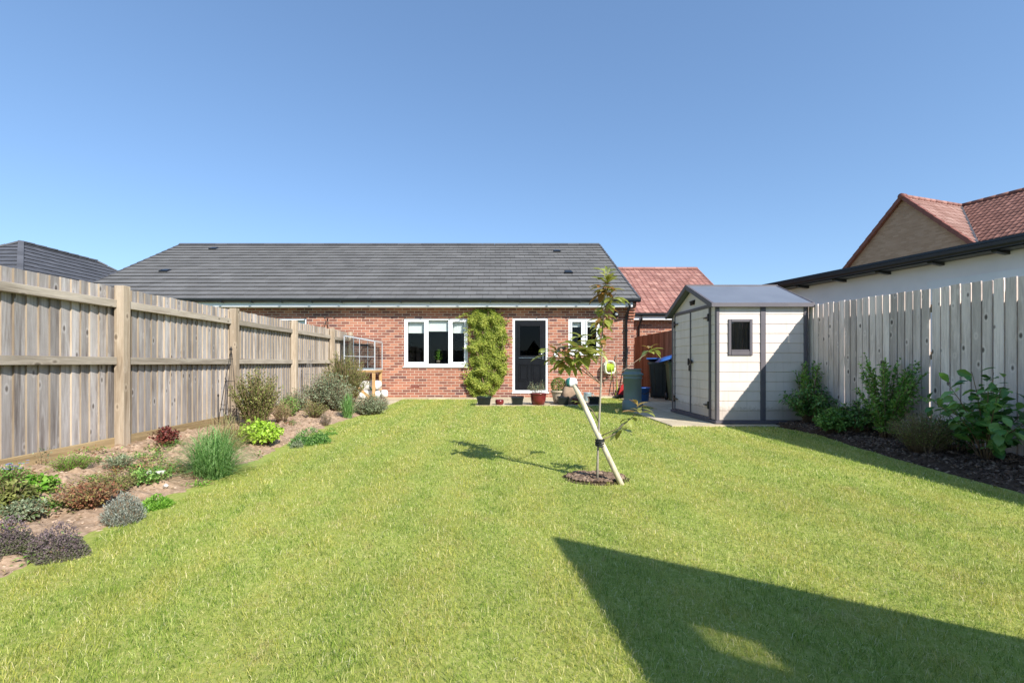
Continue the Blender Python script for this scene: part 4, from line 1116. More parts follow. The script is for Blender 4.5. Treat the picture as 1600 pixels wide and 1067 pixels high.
mound('green_cushion', 'small fresh green cushion plant at right end of dark mat', 517, 674, 28, 20, 'l_mid', 1500, .028, .009)
bush('grey_lavender', 'small grey mauve lavender behind the green cushion plant', 'plant', 508, 660, 22, 20, 'l_purple', 70, 8, .04, .006, low=.2, up=.8, stem_r=.0015)
bush('variegated_shrub', 'grey green low shrub right of wire obelisk at the fence', 'shrub', 462, 645, 44, 34, 'l_sage', 130, 12, .05, .024, low=.2, stem_r=.003)
bush('variegated_shrub', 'broad grey green shrub below the glass cage', 'shrub', 514, 640, 80, 56, 'l_sage', 260, 18, .065, .028, low=.2, dome=.4, stem_r=.003)
bush('olive_shrub', 'tall olive green feathery shrub beside the cage table', 'shrub', 538, 634, 74, 80, 'l_olive', 300, 22, .08, .02, low=.25, up=.65, dome=.5, stem_r=.004)
tuft('feathery_plant', 'bright green feathery tuft in front of the olive shrub', 'plant', 543, 649, 34, 36, 'l_grass', 420, .004)
bush('pale_green_shrub', 'pale green small leaved shrub between feathery tuft and patio', 'shrub', 578, 643, 56, 34, 'l_sage', 260, 12, .05, .022, low=.3, stem_r=.002)
bush('grey_lavender', 'spiky grey lavender at the patio corner', 'plant', 598, 637, 20, 30, 'l_silver', 80, 10, .05, .008, low=.2, up=.8, stem_r=.002)
b = MB()
for i in range(2600):
    y = 1.7+5.2*R()**1.3; x = U(-3.95, interp(LE, y)-.08)
    tt = (x+4.1)/(interp(LE, y)+4.1)
    dn = noise.noise(Vector((x*2.2, y*2.2, 9)))+.35*(3.2-y)/3+(.15 if tt < .75 else -.25)
    if y > 3.6: dn -= .3
    if dn < -.12: continue
    z = zbed(x, y); tone = min(1, max(0, .5+noise.noise(Vector((x*5, y*5, 4)))))
    mi = 0 if R() < .55 else (1 if R() < .55 else 2)
    for k in range(random.randint(5, 14)):
        a = U(0, 6.28); rr = U(0, .06); d = Vector((math.cos(a), math.sin(a), U(.1, 1.3)))
        bt_ = len(b.f); b.leaf(Vector((x+rr*math.cos(a), y+rr*math.sin(a), z+U(0, .05))), d, Vector((0,0,1)), U(.02, .05), U(.007, .02), min(1, max(0, tone+U(-.4,.4))), .3, mi=mi)
for i in range(900):   # dead leaves and straw
    y = 1.4+9*R()**1.4; x = U(-3.95, interp(LE, y)-.03); a = U(0, 6.28)
    b.leaf(Vector((x, y, zbed(x, y)+.012)), Vector((math.cos(a), math.sin(a), U(-.1,.2))), Vector((U(-.3,.3),U(-.3,.3),1)), U(.02,.06), U(.003,.012), R(), .2, mi=3)
tag(b.build('ground_cover', ['l_mid', 'l_olive', 'l_rust', 'l_straw']), 'low mixed weeds, creeping leaves and dry litter covering the left bed', 'ground cover', kind='stuff')
# right bed
bush('photinia_shrub', 'glossy green shrub with a taller shoot beside the shed', 'shrub', 1266, 657, 84, 62, 'l_dark', 60, 26, .085, .04, X=4.6, bsp=.15, low=.3, up=.35, dome=.35, stem_r=.004)
bush('photinia_shrub', 'bright leading shoot rising behind the glossy shrub at the shed corner', 'shrub', 1262, 655, 40, 92, 'l_mid', 16, 28, .085, .034, X=4.66, low=.5, up=.55, dome=.1, stem_r=.006)
bush('round_green_plant', 'small round fresh green plant on mulch in front of glossy shrub', 'plant', 1303, 680, 54, 40, 'l_mid', 150, 12, .06, .038, X=4.42, low=.35, dome=.5, stem_r=.002)
bush('dark_shrub', 'low dark green shrub left of the tall leafy shrub', 'shrub', 1338, 668, 70, 50, 'l_dark', 100, 16, .07, .034, X=4.62, low=.3, stem_r=.003)
bush('tall_leafy_shrub', 'tallest bright green small leaved shrub against the right fence', 'shrub', 1384, 678, 96, 146, 'l_mid', 44, 74, .065, .036, X=4.58, bsp=.15, low=.12, up=.5, dome=.35, stem_r=.005, hr=(.55, 1.05))
bush('hazy_brown_shrub', 'sparse hazy brownish green low shrub on the mulch', 'shrub', 1444, 716, 96, 62, 'l_olive', 280, 16, .026, .011, X=4.3, low=.25, up=.5, dome=.4, stem_r=.002)
bush('fern', 'dark feathery fern between hazy shrub and broad leaved shrub', 'fern', 1490, 700, 86, 62, 'l_dark', 40, 34, .05, .012, low=.2, up=.3, dome=.3, stem_r=.003)
bush('dry_stalks', 'few dry straw stalks sticking out of the mulch', 'plant', 1449, 724, 18, 22, 'l_straw', 5, 3, .03, .004, X=4.2, low=.2, up=.8, stem_r=.002)
bush('broad_leaved_shrub', 'large glossy broad leaved shrub at the right edge by fence', 'shrub', 1541, 722, 168, 136, 'l_dark', 20, 22, .15, .085, low=.3, up=.3, dome=.3, seg=4, bend=.3, stem_r=.005, jit=.04, bsp=.08, hr=(.5,1.05))

# climber on wall
t = thing('wall_climber', 'yellow green climbing shrub on brick wall between window and door', 'climbing plant', (-.25, WY, 0))
bl = MB(); bs = MB()
def cw(z):   # half outline (x0, x1) by height
    pts = [(0,-.3,.12),(.12,-.42,.22),(.3,-.5,.32),(.6,-.5,.42),(1.0,-.46,.52),(1.5,-.42,.5),(1.9,-.45,.5),(2.15,-.45,.4),(2.3,-.38,.2),(2.45,-.2,.0)]
    return (np.interp(z,[p[0] for p in pts],[p[1] for p in pts]), np.interp(z,[p[0] for p in pts],[p[2] for p in pts]))
stems_ = []
for i in range(26):
    x = U(-.12,.12); z = 0; pts = [(x, -.06, 0)]; dx = U(-.2,.2); zend = U(1.2, 2.4)
    while z < zend:
        z += .18; a, c = cw(z); dx += U(-.12,.12); x = min(max(x+dx*.25, a*.85), c*.85); pts.append((x, -.05-U(0,.12), z))
    bs.tube(pts, .006, 5, R())
for i in range(15000):
    z = U(.04, 2.42); a, c = cw(z)
    rg = .16*noise.noise(Vector((3.3, z*3.2, 1)))+.10*noise.noise(Vector((8.1, z*8, 5))); rg2 = .16*noise.noise(Vector((13.3, z*3.2, 1)))+.10*noise.noise(Vector((18.1, z*8, 5)))
    a -= rg; c += rg2
    x = a+(c-a)*R(); lump = noise.noise(Vector((x*4.5, z*4.5, 2)))
    if lump < -.35 and R() < .6: continue
    ed = min(x-a, c-x)
    dep = (.10+.26*max(0,lump+.3))*min(1, .35+ed*5)
    y = -.02-dep*R()**.5
    d = Vector((U(-1,1), -U(0,.9), U(-.8,.6)))
    bl.leaf(Vector((x, y, z)), d, Vector((U(-.6,.6), -.8, U(0,.9))), U(.035,.065), U(.018,.032), min(1,max(0,R()*.8+lump*.4)), .2)
for i in range(40):      # wandering tendrils
    z = U(.5, 2.4); a, c = cw(z); sd = -1 if R() < .6 else 1
    p = Vector((a if sd < 0 else c, -.06, z)); v = Vector((sd*U(.5,1), -U(0,.5), U(-.2,.9))).normalized(); Lr = U(.1, .3)
    if z > 2.1 and sd < 0: Lr += .18; v = Vector((-1, -.2, U(-.1,.2))).normalized()
    q = [p+v*Lr*s/4+Vector((0,0,-.25*Lr*(s/4)**2)) for s in range(5)]; bs.tube(q, .002, 4, R())
    for k in range(int(Lr*70)):
        s = R()*4; j = min(3, int(s)); pp = q[j].lerp(q[j+1], s-j)
        bl.leaf(pp, Vector((U(-1,1),-U(0,1),U(-.6,.6))), Vector((0,-1,.4)), .045, .022, R(), .2)
bl.build('foliage', 'l_climb', t); bs.build('stems', 'twig', t)

# ------------------------------------------------------------------ magnolia tree
TX, TY = .82, 3.79
t = thing('young_tree', 'young broad leaved sapling with thin trunk in soil circle on the lawn', 'tree', (TX, TY, 0))
def TP(px, py, dy=0.0):
    Y = TY+dy; return Vector(((px-775)*Y/F-TX, dy, H+(567-py)*Y/F))
b = MB()
tr = [(.0,0,-.03), TP(934,715), TP(935,681), TP(937,640), TP(939,600), TP(940,560), TP(941,520), TP(943,490), TP(946,455), TP(947,436), TP(947,425)]
b.tube(tr, [.011,.0095,.0088,.0082,.0078,.0072,.006,.0052,.0042,.0032,.002], 9); b.build('trunk', 'magbark', t)
limbs = [  # start, tip, dy
 ((939,600),(920,582),(893,556),-.05), ((939,600),(905,575),(868,560),.12), ((940,568),(918,552),(908,538),-.12), ((940,555),(925,545),(915,535),.1),
 ((939,598),(975,578),(1016,548),.08), ((935,683),(968,668),(1000,642),-.08), ((945,480),(955,468),(962,458),-.04), ((936,660),(925,640),(905,628),.10),
 ((936,690),(960,678),(972,668),.10)]
tips = []
for (a, m, c, dy) in limbs:
    b = MB(); A = TP(*a); Cp = TP(*c, dy); Mm = TP(*m, dy*.5)
    b.tube([A, Mm, Cp], [.005,.0038,.0022], 6); b.build('branch', 'bark', t); tips.append(Cp)
bl = MB()
def whorl(p, n, L, tone=None, upb=.3, spread=1.0):
    a0 = U(0, 6.28)
    for k in range(n):
        a = a0+k*2*PI/n+U(-.3,.3)
        d = Vector((math.cos(a)*spread, math.sin(a)*spread*.8, upb+U(-.45,.35)))
        r = R() if tone is None else min(1, max(0, random.gauss(tone, .15)))
        ll = L*U(.5,1.15); bl.leaf(p+Vector((U(-.02,.02),U(-.02,.02),U(-.02,.02))), d, Vector((0,0,1)), ll, ll*.38, r, U(.1,.45), 4)
W = lambda px, py, n, L, tone=None, upb=.3, dy=0.0: whorl(TP(px, py, dy), n+1, L*1.3, tone, upb)
W(947,428,6,.095,.8,1.1); W(947,436,6,.11,.7,.6); W(947,452,7,.12,.45,.2); W(944,458,5,.12,.1,.2); W(958,456,4,.10,.6,.3)
W(945,478,5,.11,.5,-.1); W(944,488,6,.10,.65,.2); W(943,497,6,.10,.5,0); W(941,510,4,.085,.6,-.2); W(940,524,4,.09,.3,-.3)
W(893,556,6,.13,.6,.2,-.05); W(868,560,6,.13,.35,.1,.1); W(872,545,4,.11,.1,.3,.05); W(884,565,6,.13,.5,0,0); W(860,550,4,.13,.55,.1,.08)
W(905,548,6,.13,.7,.2,-.1); W(915,538,7,.14,.65,.3,.08); W(912,556,6,.13,.55,.0,-.1); W(925,548,5,.13,.7,.2,.05); W(900,540,5,.13,.55,.2,0); W(930,535,5,.11,.6,.2,-.06); W(896,572,4,.11,.5,-.4,.0)
W(880,553,5,.13,.45,.2,-.08); W(890,545,5,.12,.3,.5,.0); W(921,560,5,.13,.65,.0,.1); W(876,570,4,.12,.6,-.3,.05); W(932,552,5,.12,.75,.1,-.1); W(908,530,4,.12,.6,.4,.05); W(952,470,5,.11,.55,.0,.05); W(938,505,5,.10,.55,.0,0);W(918,545,4,.13,.6,.1,-.15)
W(950,442,6,.11,.7,.9); W(940,448,6,.11,.3,.0); W(956,468,5,.11,.7,0); W(944,500,5,.1,.5,.1,.03); W(936,515,4,.1,.6,0)
W(1016,548,7,.105,.6,.0,.08); W(1014,545,3,.08,.3,.8,.08)
W(1000,642,7,.115,.45,.15,-.08); W(996,634,4,.09,.2,.9,-.08); W(972,668,6,.11,.7,-.1,.1); W(985,655,4,.11,.8,-.3,0); W(905,628,5,.09,.5,0,.1); W(965,648,3,.08,.6,.3,0)
bl.build('crown', 'l_mag', t)
# stake
t = thing('tree_stake', 'pale round timber stake leaning across the sapling trunk', 'stake', (1.005, 3.69, 0))
A = Vector((0,0,-.03)); Bp = Vector((.655-1.005, 3.90-3.69, .775))
b = MB(); b.tube([A, A.lerp(Bp,.5), Bp, Bp+(Bp-A).normalized()*.004], [.022,.0215,.021,.017], 14); b.build('pole', 'stake', t)
cr = A.lerp(Bp, .43)
b = MB()
for k in range(4):
    ring = [cr+Vector((.032*math.cos(q)-.012, .045*math.sin(q)+.012, (k-1.5)*.014+.006*math.sin(q+k))) for q in np.linspace(0, 2*PI, 16)]
    b.tube(ring, .007, 6, R())
b.build('tie', 'bin_dark', t)

# ------------------------------------------------------------------ pots on the patio edge
def sq_pot(px0, px1, h, label, Y=10.55, soil=True, plant=None):
    x0 = (px0-775)*Y/F; x1 = (px1-775)*Y/F; w = (x1-x0)/2
    t = thing('square_pot', label, 'plant pot', ((x0+x1)/2, Y, .018), U(-.06, .06), 'black pots along the patio edge')
    b = MB(); w0 = w*.78
    ring = lambda ww, z: [(-ww,-ww,z),(ww,-ww,z),(ww,ww,z),(-ww,ww,z)]
    lv = [ring(w0,0), ring(w*.93,h-.035), ring(w,h-.035), ring(w,h), ring(w*.9,h), ring(w*.86,h-.05)]
    vs = [p for L in lv for p in L]; fs = [(3,2,1,0)]
    for i in range(len(lv)-1):
        for k in range(4): fs.append((i*4+k, i*4+(k+1)%4, (i+1)*4+(k+1)%4, (i+1)*4+k))
    b.mesh(vs, fs); b.build('pot', 'black_pl', t)
    b = MB(); ww = w*.86; b.face([(-ww,-ww,h-.045),(ww,-ww,h-.045),(ww,ww,h-.045),(-ww,ww,h-.045)]); b.build('soil', 'soil_pot', t)
    if plant:
        b = MB(); bs = MB(); foliage(b, bs, 0, 0, h-.05, w*2.4, plant[1], plant[2], 8, .04, .018); b.build('foliage', plant[0], t); bs.build('stems', 'twig', t)
    return t
sq_pot(745, 768, .185, 'leftmost black pot at patio edge, below the climber', plant=('l_dark', .08, 12))
sq_pot(798.5, 817.5, .185, 'black pot between the small plum pot and the large plum pot')
sq_pot(871, 888.5, .185, 'black pot below the clipped box ball, left of the sack')
sq_pot(919, 936, .17, 'rightmost black pot beside the sapling trunk', Y=10.7, plant=('l_olive', .06, 10))
def lathe_pot(name, label, x, y, prof, mat, soilr, soilz, n=28):
    t = thing(name, label, 'plant pot', (x, y, .018)); b = MB(); b.lathe(prof, n=n); b.build('pot', mat, t)
    b = MB(); b.lathe([(0, soilz), (soilr, soilz)], n=n); b.build('soil', 'soil_pot', t); return t
Yp = 10.55; X = lambda px, Y=Yp: (px-775)*Y/F
lathe_pot('glazed_pot', 'small low plum red glazed bowl between two black pots', X(780.5), Yp, [(0,0),(.075,0),(.095,.04),(.098,.08),(.09,.11),(.082,.115),(.078,.10)], 'terra', .08, .10)
t = lathe_pot('glazed_pot', 'large plum red glazed pot with straggly plant in front of door', X(841), Yp, [(0,0),(.135,0),(.165,.1),(.178,.20),(.178,.235),(.185,.235),(.185,.26),(.165,.26),(.16,.22)], 'terra', .165, .235)
b = MB(); bs = MB(); foliage(b, bs, 0, 0, .22, .62, .34, 26, 12, .05, .02, low=.35, up=.4, droop=.1); b.build('foliage', 'l_sage', t); bs.build('stems', 'twig', t)
lathe_pot('terracotta_pot', 'small brown pot half hidden behind the leaning stake', X(901.5), Yp+.05, [(0,0),(.07,0),(.085,.12),(.095,.12),(.095,.15),(.082,.15)], 'verge_red', .085, .13)
t = lathe_pot('stoneware_pot', 'beige rimmed pot holding a clipped box ball beside the door', X(873,10.9), 10.9, [(0,0),(.11,0),(.14,.12),(.165,.24),(.168,.25),(.185,.25),(.19,.30),(.165,.30),(.16,.27)], 'beige_pot', .165, .27)
b = MB()
for i in range(1900):
    d = Vector((random.gauss(0,1), random.gauss(0,1), random.gauss(0,1))).normalized(); rr = .175*(1+.07*noise.noise(d*5))*U(.8,1.02)
    b.leaf(Vector((0,0,.42))+d*rr, (d+Vector((U(-.8,.8),U(-.8,.8),U(-.8,.8)))).normalized(), d, .026, .015, R(), .1)
b.tube([(0,0,.25),(0,0,.4)], .012, 6, .1); b.build('topiary_ball', 'l_box', t)

# sack near the stake top, zinc can, hose reel, tools
def sack(name, label, x, y, z, w, d, h, mats, rz=0, group=None, band=None, cat='sack', lay=False):
    t = thing(name, label, cat, (x, y, z), rz, group); b = MB(); n = 22; K = 9; vs = []; fs = []; sd = R()*50
    for j in range(K+1):
        v = j/K; sc = (math.sin(PI*min(1, max(.0, v*.86+.12)))**.25)
        for k in range(n):
            a = 2*PI*k/n; ca, sa = math.cos(a), math.sin(a); q = (abs(ca)**4+abs(sa)**4)**(-1/4)
            nz = 1+.10*noise.noise(Vector((ca*2+sd, sa*2, v*4)))
            vs.append((ca*q*w/2*sc*nz, sa*q*d/2*sc*nz, v*h*(1+.05*noise.noise(Vector((ca*2, sa*2, sd))))))
    for j in range(K):
        for k in range(n): fs.append((j*n+k, j*n+(k+1)%n, (j+1)*n+(k+1)%n, (j+1)*n+k))
    c0 = len(vs); fs.append(tuple(range(n))[::-1]); fs.append(tuple(K*n+k for k in range(n)))
    b.mesh(vs, fs, .5, 0, True)
    if band:
        for i in range(len(b.f)-2):
            j = i//n; k = i % n
            if band(j/K, k/n): b.m[i] = 1
    b.build('bag', mats, t); return t
sack('compost_sack', 'brown sack with a white and teal bag on top, behind the stake', X(890,10.75), 10.78, .018, .36, .28, .42, ['sack'])
t = sack('plastic_bag', 'white and teal crumpled bag lying on the brown sack', X(893,10.75), 10.76, .42, .26, .22, .20, ['bagwhite', 'bagteal'], 0, None, lambda v, a: a > .5 and a < .64, 'bag')
t = thing('watering_can', 'small pale blue zinc can standing on the patio beside sapling trunk', 'watering can', (X(918,11.6), 11.6, .018))
b = MB(); b.lathe([(0,0),(.095,0),(.1,.01),(.095,.2),(.1,.21),(.088,.21),(.085,.02),(0,.02)], n=22); b.build('can', 'zinc', t)
b = MB(); b.tube([(-.09,0,.05),(-.19,0,.17),(-.25,0,.23)], [.018,.012,.012], 8); b.build('spout', 'zinc', t)
b = MB(); b.tube([(.09,0,.18),(.16,0,.15),(.16,0,.07),(.095,0,.04)], .008, 6); b.build('handle', 'zinc', t)
t = thing('hose_reel', 'lime green and cream hose reel mounted on brick wall', 'hose reel', (3.10, WY, .84))
b = MB(); b.box((-.05,-.04,-.12),(.05,-.0,.12), bev=.01)
for yy in (-.05, -.22):
    b.tube([Vector(((abs(math.cos(q))**.6)*.125*(1 if math.cos(q) > 0 else -1), yy, (abs(math.sin(q))**.6)*.165*(1 if math.sin(q) > 0 else -1))) for q in np.linspace(0, 2*PI, 33)], .022, 8)
for (xx, zz) in ((-.11,.14),(.11,.14),(-.11,-.14),(.11,-.14)): b.tube([(xx,-.05,zz),(xx,-.22,zz)], .012, 6)
b.build('casing', 'cream_pl', t)
b = MB()
for k in range(9): b.tube([Vector((-.09+k*.0225, -.15+.085*math.cos(q), .1*math.sin(q))) for q in np.linspace(0, 2*PI, 18)], .011, 6)
b.build('hose', 'lime', t)
b = MB(); b.tube([(.03,-.24,.02),(.03,-.25,-.1),(.03,-.2,-.35)], .011, 8)
b.tube([(.13,-.10,0),(.2,-.1,-.2),(.22,-.1,-.6),(.15,-.12,-.78)], .011, 8); b.build('loose_hose', 'lime', t)
def tool(name, label, x, y0, z1, lean, mat, head=None, cat='garden tool'):
    t = thing(name, label, cat, (x, WY-y0, .05)); b = MB(); b.tube([(0,0,0),(lean,y0-.04,z1)], .013, 8); b.build('handle', mat, t)
    if head: b = MB(); head(b); b.build('head', head.mat, t)
    return t
tool('garden_cane', 'thin brown pole leaning on the wall right of hose reel', 3.26, .25, 1.14, .06, 'bark')
def hd(b): b.prism([(-.13,-.02,0),(.15,-.02,0),(.07,-.02,.30),(.02,-.02,.34),(-.03,-.02,.30)], (0,0,0), (0,.05,0))
hd.mat = 'red_pl'
tool('yard_broom', 'dark handled tool with a red head standing by the downpipe', 3.45, .15, 1.35, .19, 'iron', hd, 'broom')
t = thing('boot_tray', 'flat black tray on the paving below red broom', 'tray', (3.42, WY-.28, .05)); b = MB(); b.box((-.2,-.12,0),(.2,.1,.02), bev=.006)
for q in ((-.2,-.12,-.18,.1),(.18,-.12,.2,.1),(-.18,-.12,.18,-.1),(-.18,.08,.18,.1)): b.box((q[0],q[1],.02),(q[2],q[3],.05))
b.build('tray', 'black_pl', t)

# green chimney pot planter / water butt
t = thing('chimney_shaped_composter', 'teal green plastic chimney shaped bin standing at the path edge', 'garden bin', (2.74, 9.38, .018))
b = MB(); b.lathe([(0,0),(.20,0),(.205,.02),(.20,.17),(.178,.19),(.172,.22),(.176,.62),(.19,.625),(.19,.65),(.18,.655),(.18,.68),(.21,.70),(.215,.725),(.175,.745),(.165,.76),(.165,.80),(.172,.805),(.172,.825),(.15,.825),(.145,.5),(0,.5)], n=36); b.build('body', 'butt', t)
t = thing('blue_tub', 'blue plastic tub half hidden behind the green bin', 'tub', (3.62, 11.6, .018)); b = MB(); b.lathe([(0,0),(.16,0),(.19,.32),(.2,.32),(.2,.34),(.18,.34),(.15,.02),(0,.02)], n=24); b.build('body', 'blue_pl', t)
b = MB(); b.tube([(-.19,0,.31),(-.12,-.16,.22),(.0,-.22,.18),(.12,-.16,.22),(.19,0,.31)], .008, 6); b.build('handle', 'black_pl', t)

# wheelie bins
def wheelie(label, x, y, rz, body, lid, lidopen=0.0, sticker=False):
    t = thing('wheelie_bin', label, 'wheelie bin', (x, y, .018), rz, 'wheelie bins beside the shed')
    b = MB(); r0, r1 = (.20, .22), (.27, .31)
    lv = [(.19,.20,.03), (.20,.22,.08), (.26,.29,.90), (.26,.29,.905), (.285,.315,.91), (.285,.315,.965), (.25,.28,.965)]
    vs = []; fs = []
    for (a, c, z) in lv:
        bv = .03; vs += [(-a+bv,-c,z),(a-bv,-c,z),(a,-c+bv,z),(a,c-bv,z),(a-bv,c,z),(-a+bv,c,z),(-a,c-bv,z),(-a,-c+bv,z)]
    fs.append(tuple(range(8))[::-1])
    for i in range(len(lv)-1):
        for k in range(8): fs.append((i*8+k, i*8+(k+1)%8, (i+1)*8+(k+1)%8, (i+1)*8+k))
    b.mesh(vs, fs)
    for k in range(-2, 3): b.beam((k*.085, -.225, .12), (k*.11, -.292, .88), .012, .012)
    b.build('body', body, t)
    b = MB(); m = Matrix.Translation((0,.30,.97)) @ Matrix.Rotation(-lidopen, 4, 'X')
    b.prism([m @ Vector(p) for p in ((0,-.64,.0),(0,-.64,.03),(0,-.45,.055),(0,-.1,.06),(0,.02,.03),(0,.02,0))], (-.30,0,0), (.30,0,0)); ld = b.build('lid', lid, t)
    b = MB(); b.tube([(-.2,.33,.93),(.2,.33,.93)], .016, 8); b.build('handle', body, t)
    for sx in (-.24, .24):
        b = MB(); b.tube([(sx-.03,.24,.10),(sx+.03,.24,.10)], .10, 20); b.tube([(sx-.034,.24,.10),(sx+.034,.24,.10)], .05, 14, .1); b.build('wheel', 'black_pl', t)
    if sticker:
        b = MB(); f0 = lambda z: -.22-.07*(z-.08)/.82-.006
        b.face([(-.1,f0(.62)-.012,.62),(.06,f0(.62)-.012,.62),(.06,f0(.80)-.012,.80),(-.1,f0(.80)-.012,.80)]); st_ = b.build('sticker', 'red_pl', t)
        b = MB(); b.face([(-.08,f0(.64)-.015,.64),(.04,f0(.64)-.015,.64),(.04,f0(.68)-.015,.68),(-.08,f0(.68)-.015,.68)]); b.face([(-.06,f0(.72)-.015,.72),(.02,f0(.72)-.015,.72),(.02,f0(.78)-.015,.78),(-.06,f0(.78)-.015,.78)]); b.build('print', 'upvc', st_)
    return t
wheelie('dark wheelie bin with bright blue lid beside the stained fence', 4.42, 12.6, -.45, 'bin_dark', 'blue_pl', .12)
wheelie('green wheelie bin with a red sticker, nearer the shed', 4.52, 11.6, -.2, 'bin_green', 'bin_dark', .0, True)
t = thing('blue_lid_cover', 'bright blue plastic sheet draped across the nearer bin top', 'sheet', (4.50, 11.65, 1.03), -.2)
b = MB(); vs = []; n = 8
for j in range(n+1):
    for i in range(n+1):
        u, v = i/n*2-1, j/n*2-1; vs.append((u*.42-.05, v*.40, 0.02+.26*(u*.5+.5)-.07*max(abs(u),abs(v))**6+.012*noise.noise(Vector((u*3, v*3, 1)))))
b.mesh(vs, [(j*(n+1)+i, j*(n+1)+i+1, (j+1)*(n+1)+i+1, (j+1)*(n+1)+i) for j in range(n) for i in range(n)], .5, 0, True)
o = b.build('sheet', 'blue_pl', t); md = o.modifiers.new('solid', 'SOLIDIFY'); md.thickness = .012

# ------------------------------------------------------------------ glass cage on a bench
CX0, CX1, CY0, CY1 = -3.88, -3.10, 11.95, 12.72
t = thing('potting_bench', 'timber bench with a diagonal brace carrying the glazed cold frame', 'bench', ((CX0+CX1)/2, (CY0+CY1)/2, 0))
ox, oy = (CX0+CX1)/2, (CY0+CY1)/2; hx, hy = (CX1-CX0)/2, (CY1-CY0)/2
for sx in (-1, 1):
    for sy in (-1, 1):
        b = MB(); b.box((sx*(hx-.035)-.035, sy*(hy-.035)-.035, 0), (sx*(hx-.035)+.035, sy*(hy-.035)+.035, .72), R(), bev=.003); b.build('leg', 'table_w', t)
b = MB(); b.box((-hx-.02,-hy-.02,.72),(hx+.02,hy+.02,.775), R(), bev=.004); b.build('bench_top', 'table_w', t)
b = MB(); b.beam((-hx+.02,-hy-.03,.62),(hx-.1,-hy-.03,.06), .04, .07); b.build('brace', 'table_w', t)
t = thing('glazed_cold_frame', 'small aluminium framed glass cold frame with sloping lid standing on the bench', 'cold frame', (ox, oy, .777))
zl_, zr_ = .88, .74
b = MB(); 
pts = {(-1,-1):zl_, (-1,1):zl_, (1,-1):zr_, (1,1):zr_}
for (sx, sy), z in pts.items(): b.beam((sx*hx, sy*hy, 0), (sx*hx, sy*hy, z), .024, .024)
for z in (.012, ): 
    for a, c in (((-1,-1),(1,-1)),((1,-1),(1,1)),((1,1),(-1,1)),((-1,1),(-1,-1))): b.beam((a[0]*hx,a[1]*hy,z),(c[0]*hx,c[1]*hy,z), .022, .03)
for a, c in (((-1,-1),(1,-1)),((1,-1),(1,1)),((1,1),(-1,1)),((-1,1),(-1,-1))): b.beam((a[0]*hx,a[1]*hy,pts[a]),(c[0]*hx,c[1]*hy,pts[c]), .024, .03)
b.beam((-hx,-hy,.36),(hx,-hy,.34), .012, .014); b.beam((0,-hy,0),(0,-hy,.81), .014, .014); b.beam((0,hy,0),(0,hy,.81), .014, .014)
b.beam((0,-hy,.81),(0,hy,.81), .03, .02); b.build('frame', 'alu', t)
b = MB()
b.face([(-hx,-hy,.02),(hx,-hy,.02),(hx,-hy,zr_),(-hx,-hy,zl_)]); b.face([(hx,-hy,.02),(hx,hy,.02),(hx,hy,zr_),(hx,-hy,zr_)]); b.face([(-hx,hy,.02),(hx,hy,.02),(hx,hy,zr_),(-hx,hy,zl_)])
b.face([(-hx,-hy,.02),(-hx,hy,.02),(-hx,hy,zl_),(-hx,-hy,zl_)])
b.build('glazing', 'green_glass', t)
b = MB(); b.box((-.02,-.02,0),(.02,.02,.0)); 
b = MB(); b.prism([(-hx-.02,0,zl_+.02),(hx+.02,0,zr_+.02),(hx+.02,0,zr_+.035),(-hx-.02,0,zl_+.035)], (0,-hy-.02,0), (0,hy+.02,0)); b.build('lid', glass_mat('lid_glass', '#eef3f5', .06), t)
b = MB(); b.box((-.17,-hy+.06,.62),(.20,-hy+.24,.665), bev=.01); b.build('shelf', 'black_pl', t)
b = MB(); b.box((-hx+.02,-hy+.02,.026),(hx-.02,hy-.02,.05)); b.build('base_tray', 'zinc', t)
t = thing('dark_crate', 'small dark crate on the ground between fence and the cold frame', 'crate', (-3.86, 11.6, .78))
b = MB()
for k in range(5): b.box((-.12,-.14,k*.05),(.12,.14,k*.05+.035), bev=.004)
b.build('slats', 'bin_dark', t); b = MB(); b.box((-.04,-.04,-.72),(.04,.04,.0)); b.build('stand', 'table_w', t)
t['label'] = 'small dark slatted crate on a short post left of the cold frame'
for (x, y, z, rz, lab) in ((-3.42, 12.35, 0.018, .2, 'lower white compost bag with teal print under the bench'), (-3.38, 12.33, .26, -.1, 'upper white compost bag with teal print under the bench'), (-3.02, 12.55, .018, .5, 'small white bag slumped beside the bench leg')):
    s_ = .74 if 'small' not in lab else .16
    t = thing('compost_bag', lab, 'bag', (x, y, z), rz, 'white compost bags'); b = MB()
    n = 26; K = 14; vs = []; sd = R()*20
    for j in range(K+1):
        v = -1+2*j/K
        for k in range(n):
            a = 2*PI*k/n; pr = (1-abs(v)**6)**.35; nz = 1+.08*noise.noise(Vector((v*3, a, sd)))
            ca, sa = math.cos(a), math.sin(a)
            yy = (abs(ca)**.5)*(1 if ca > 0 else -1)*.20*min(1,pr*1.1)*nz; zz = (abs(sa)**.8)*(1 if sa > 0 else -1)*(.125 if s_ > .5 else .1)*pr*nz
            vs.append((v*s_/2, yy, zz+.12))
    fs = [(j*n+k, j*n+(k+1)%n, (j+1)*n+(k+1)%n, (j+1)*n+k) for j in range(K) for k in range(n)]
    b.mesh(vs, fs, .5, 0, True)
    for i in range(len(b.m)):
        j = i//n
        if s_ > .5 and j in (9, 11) and 13 < (i % n) < 25: b.m[i] = 1
        if s_ > .5 and j == 10 and (i % n) in (16, 17, 18): b.m[i] = 1
    b.build('bag', ['bagwhite', 'bagteal'], t)

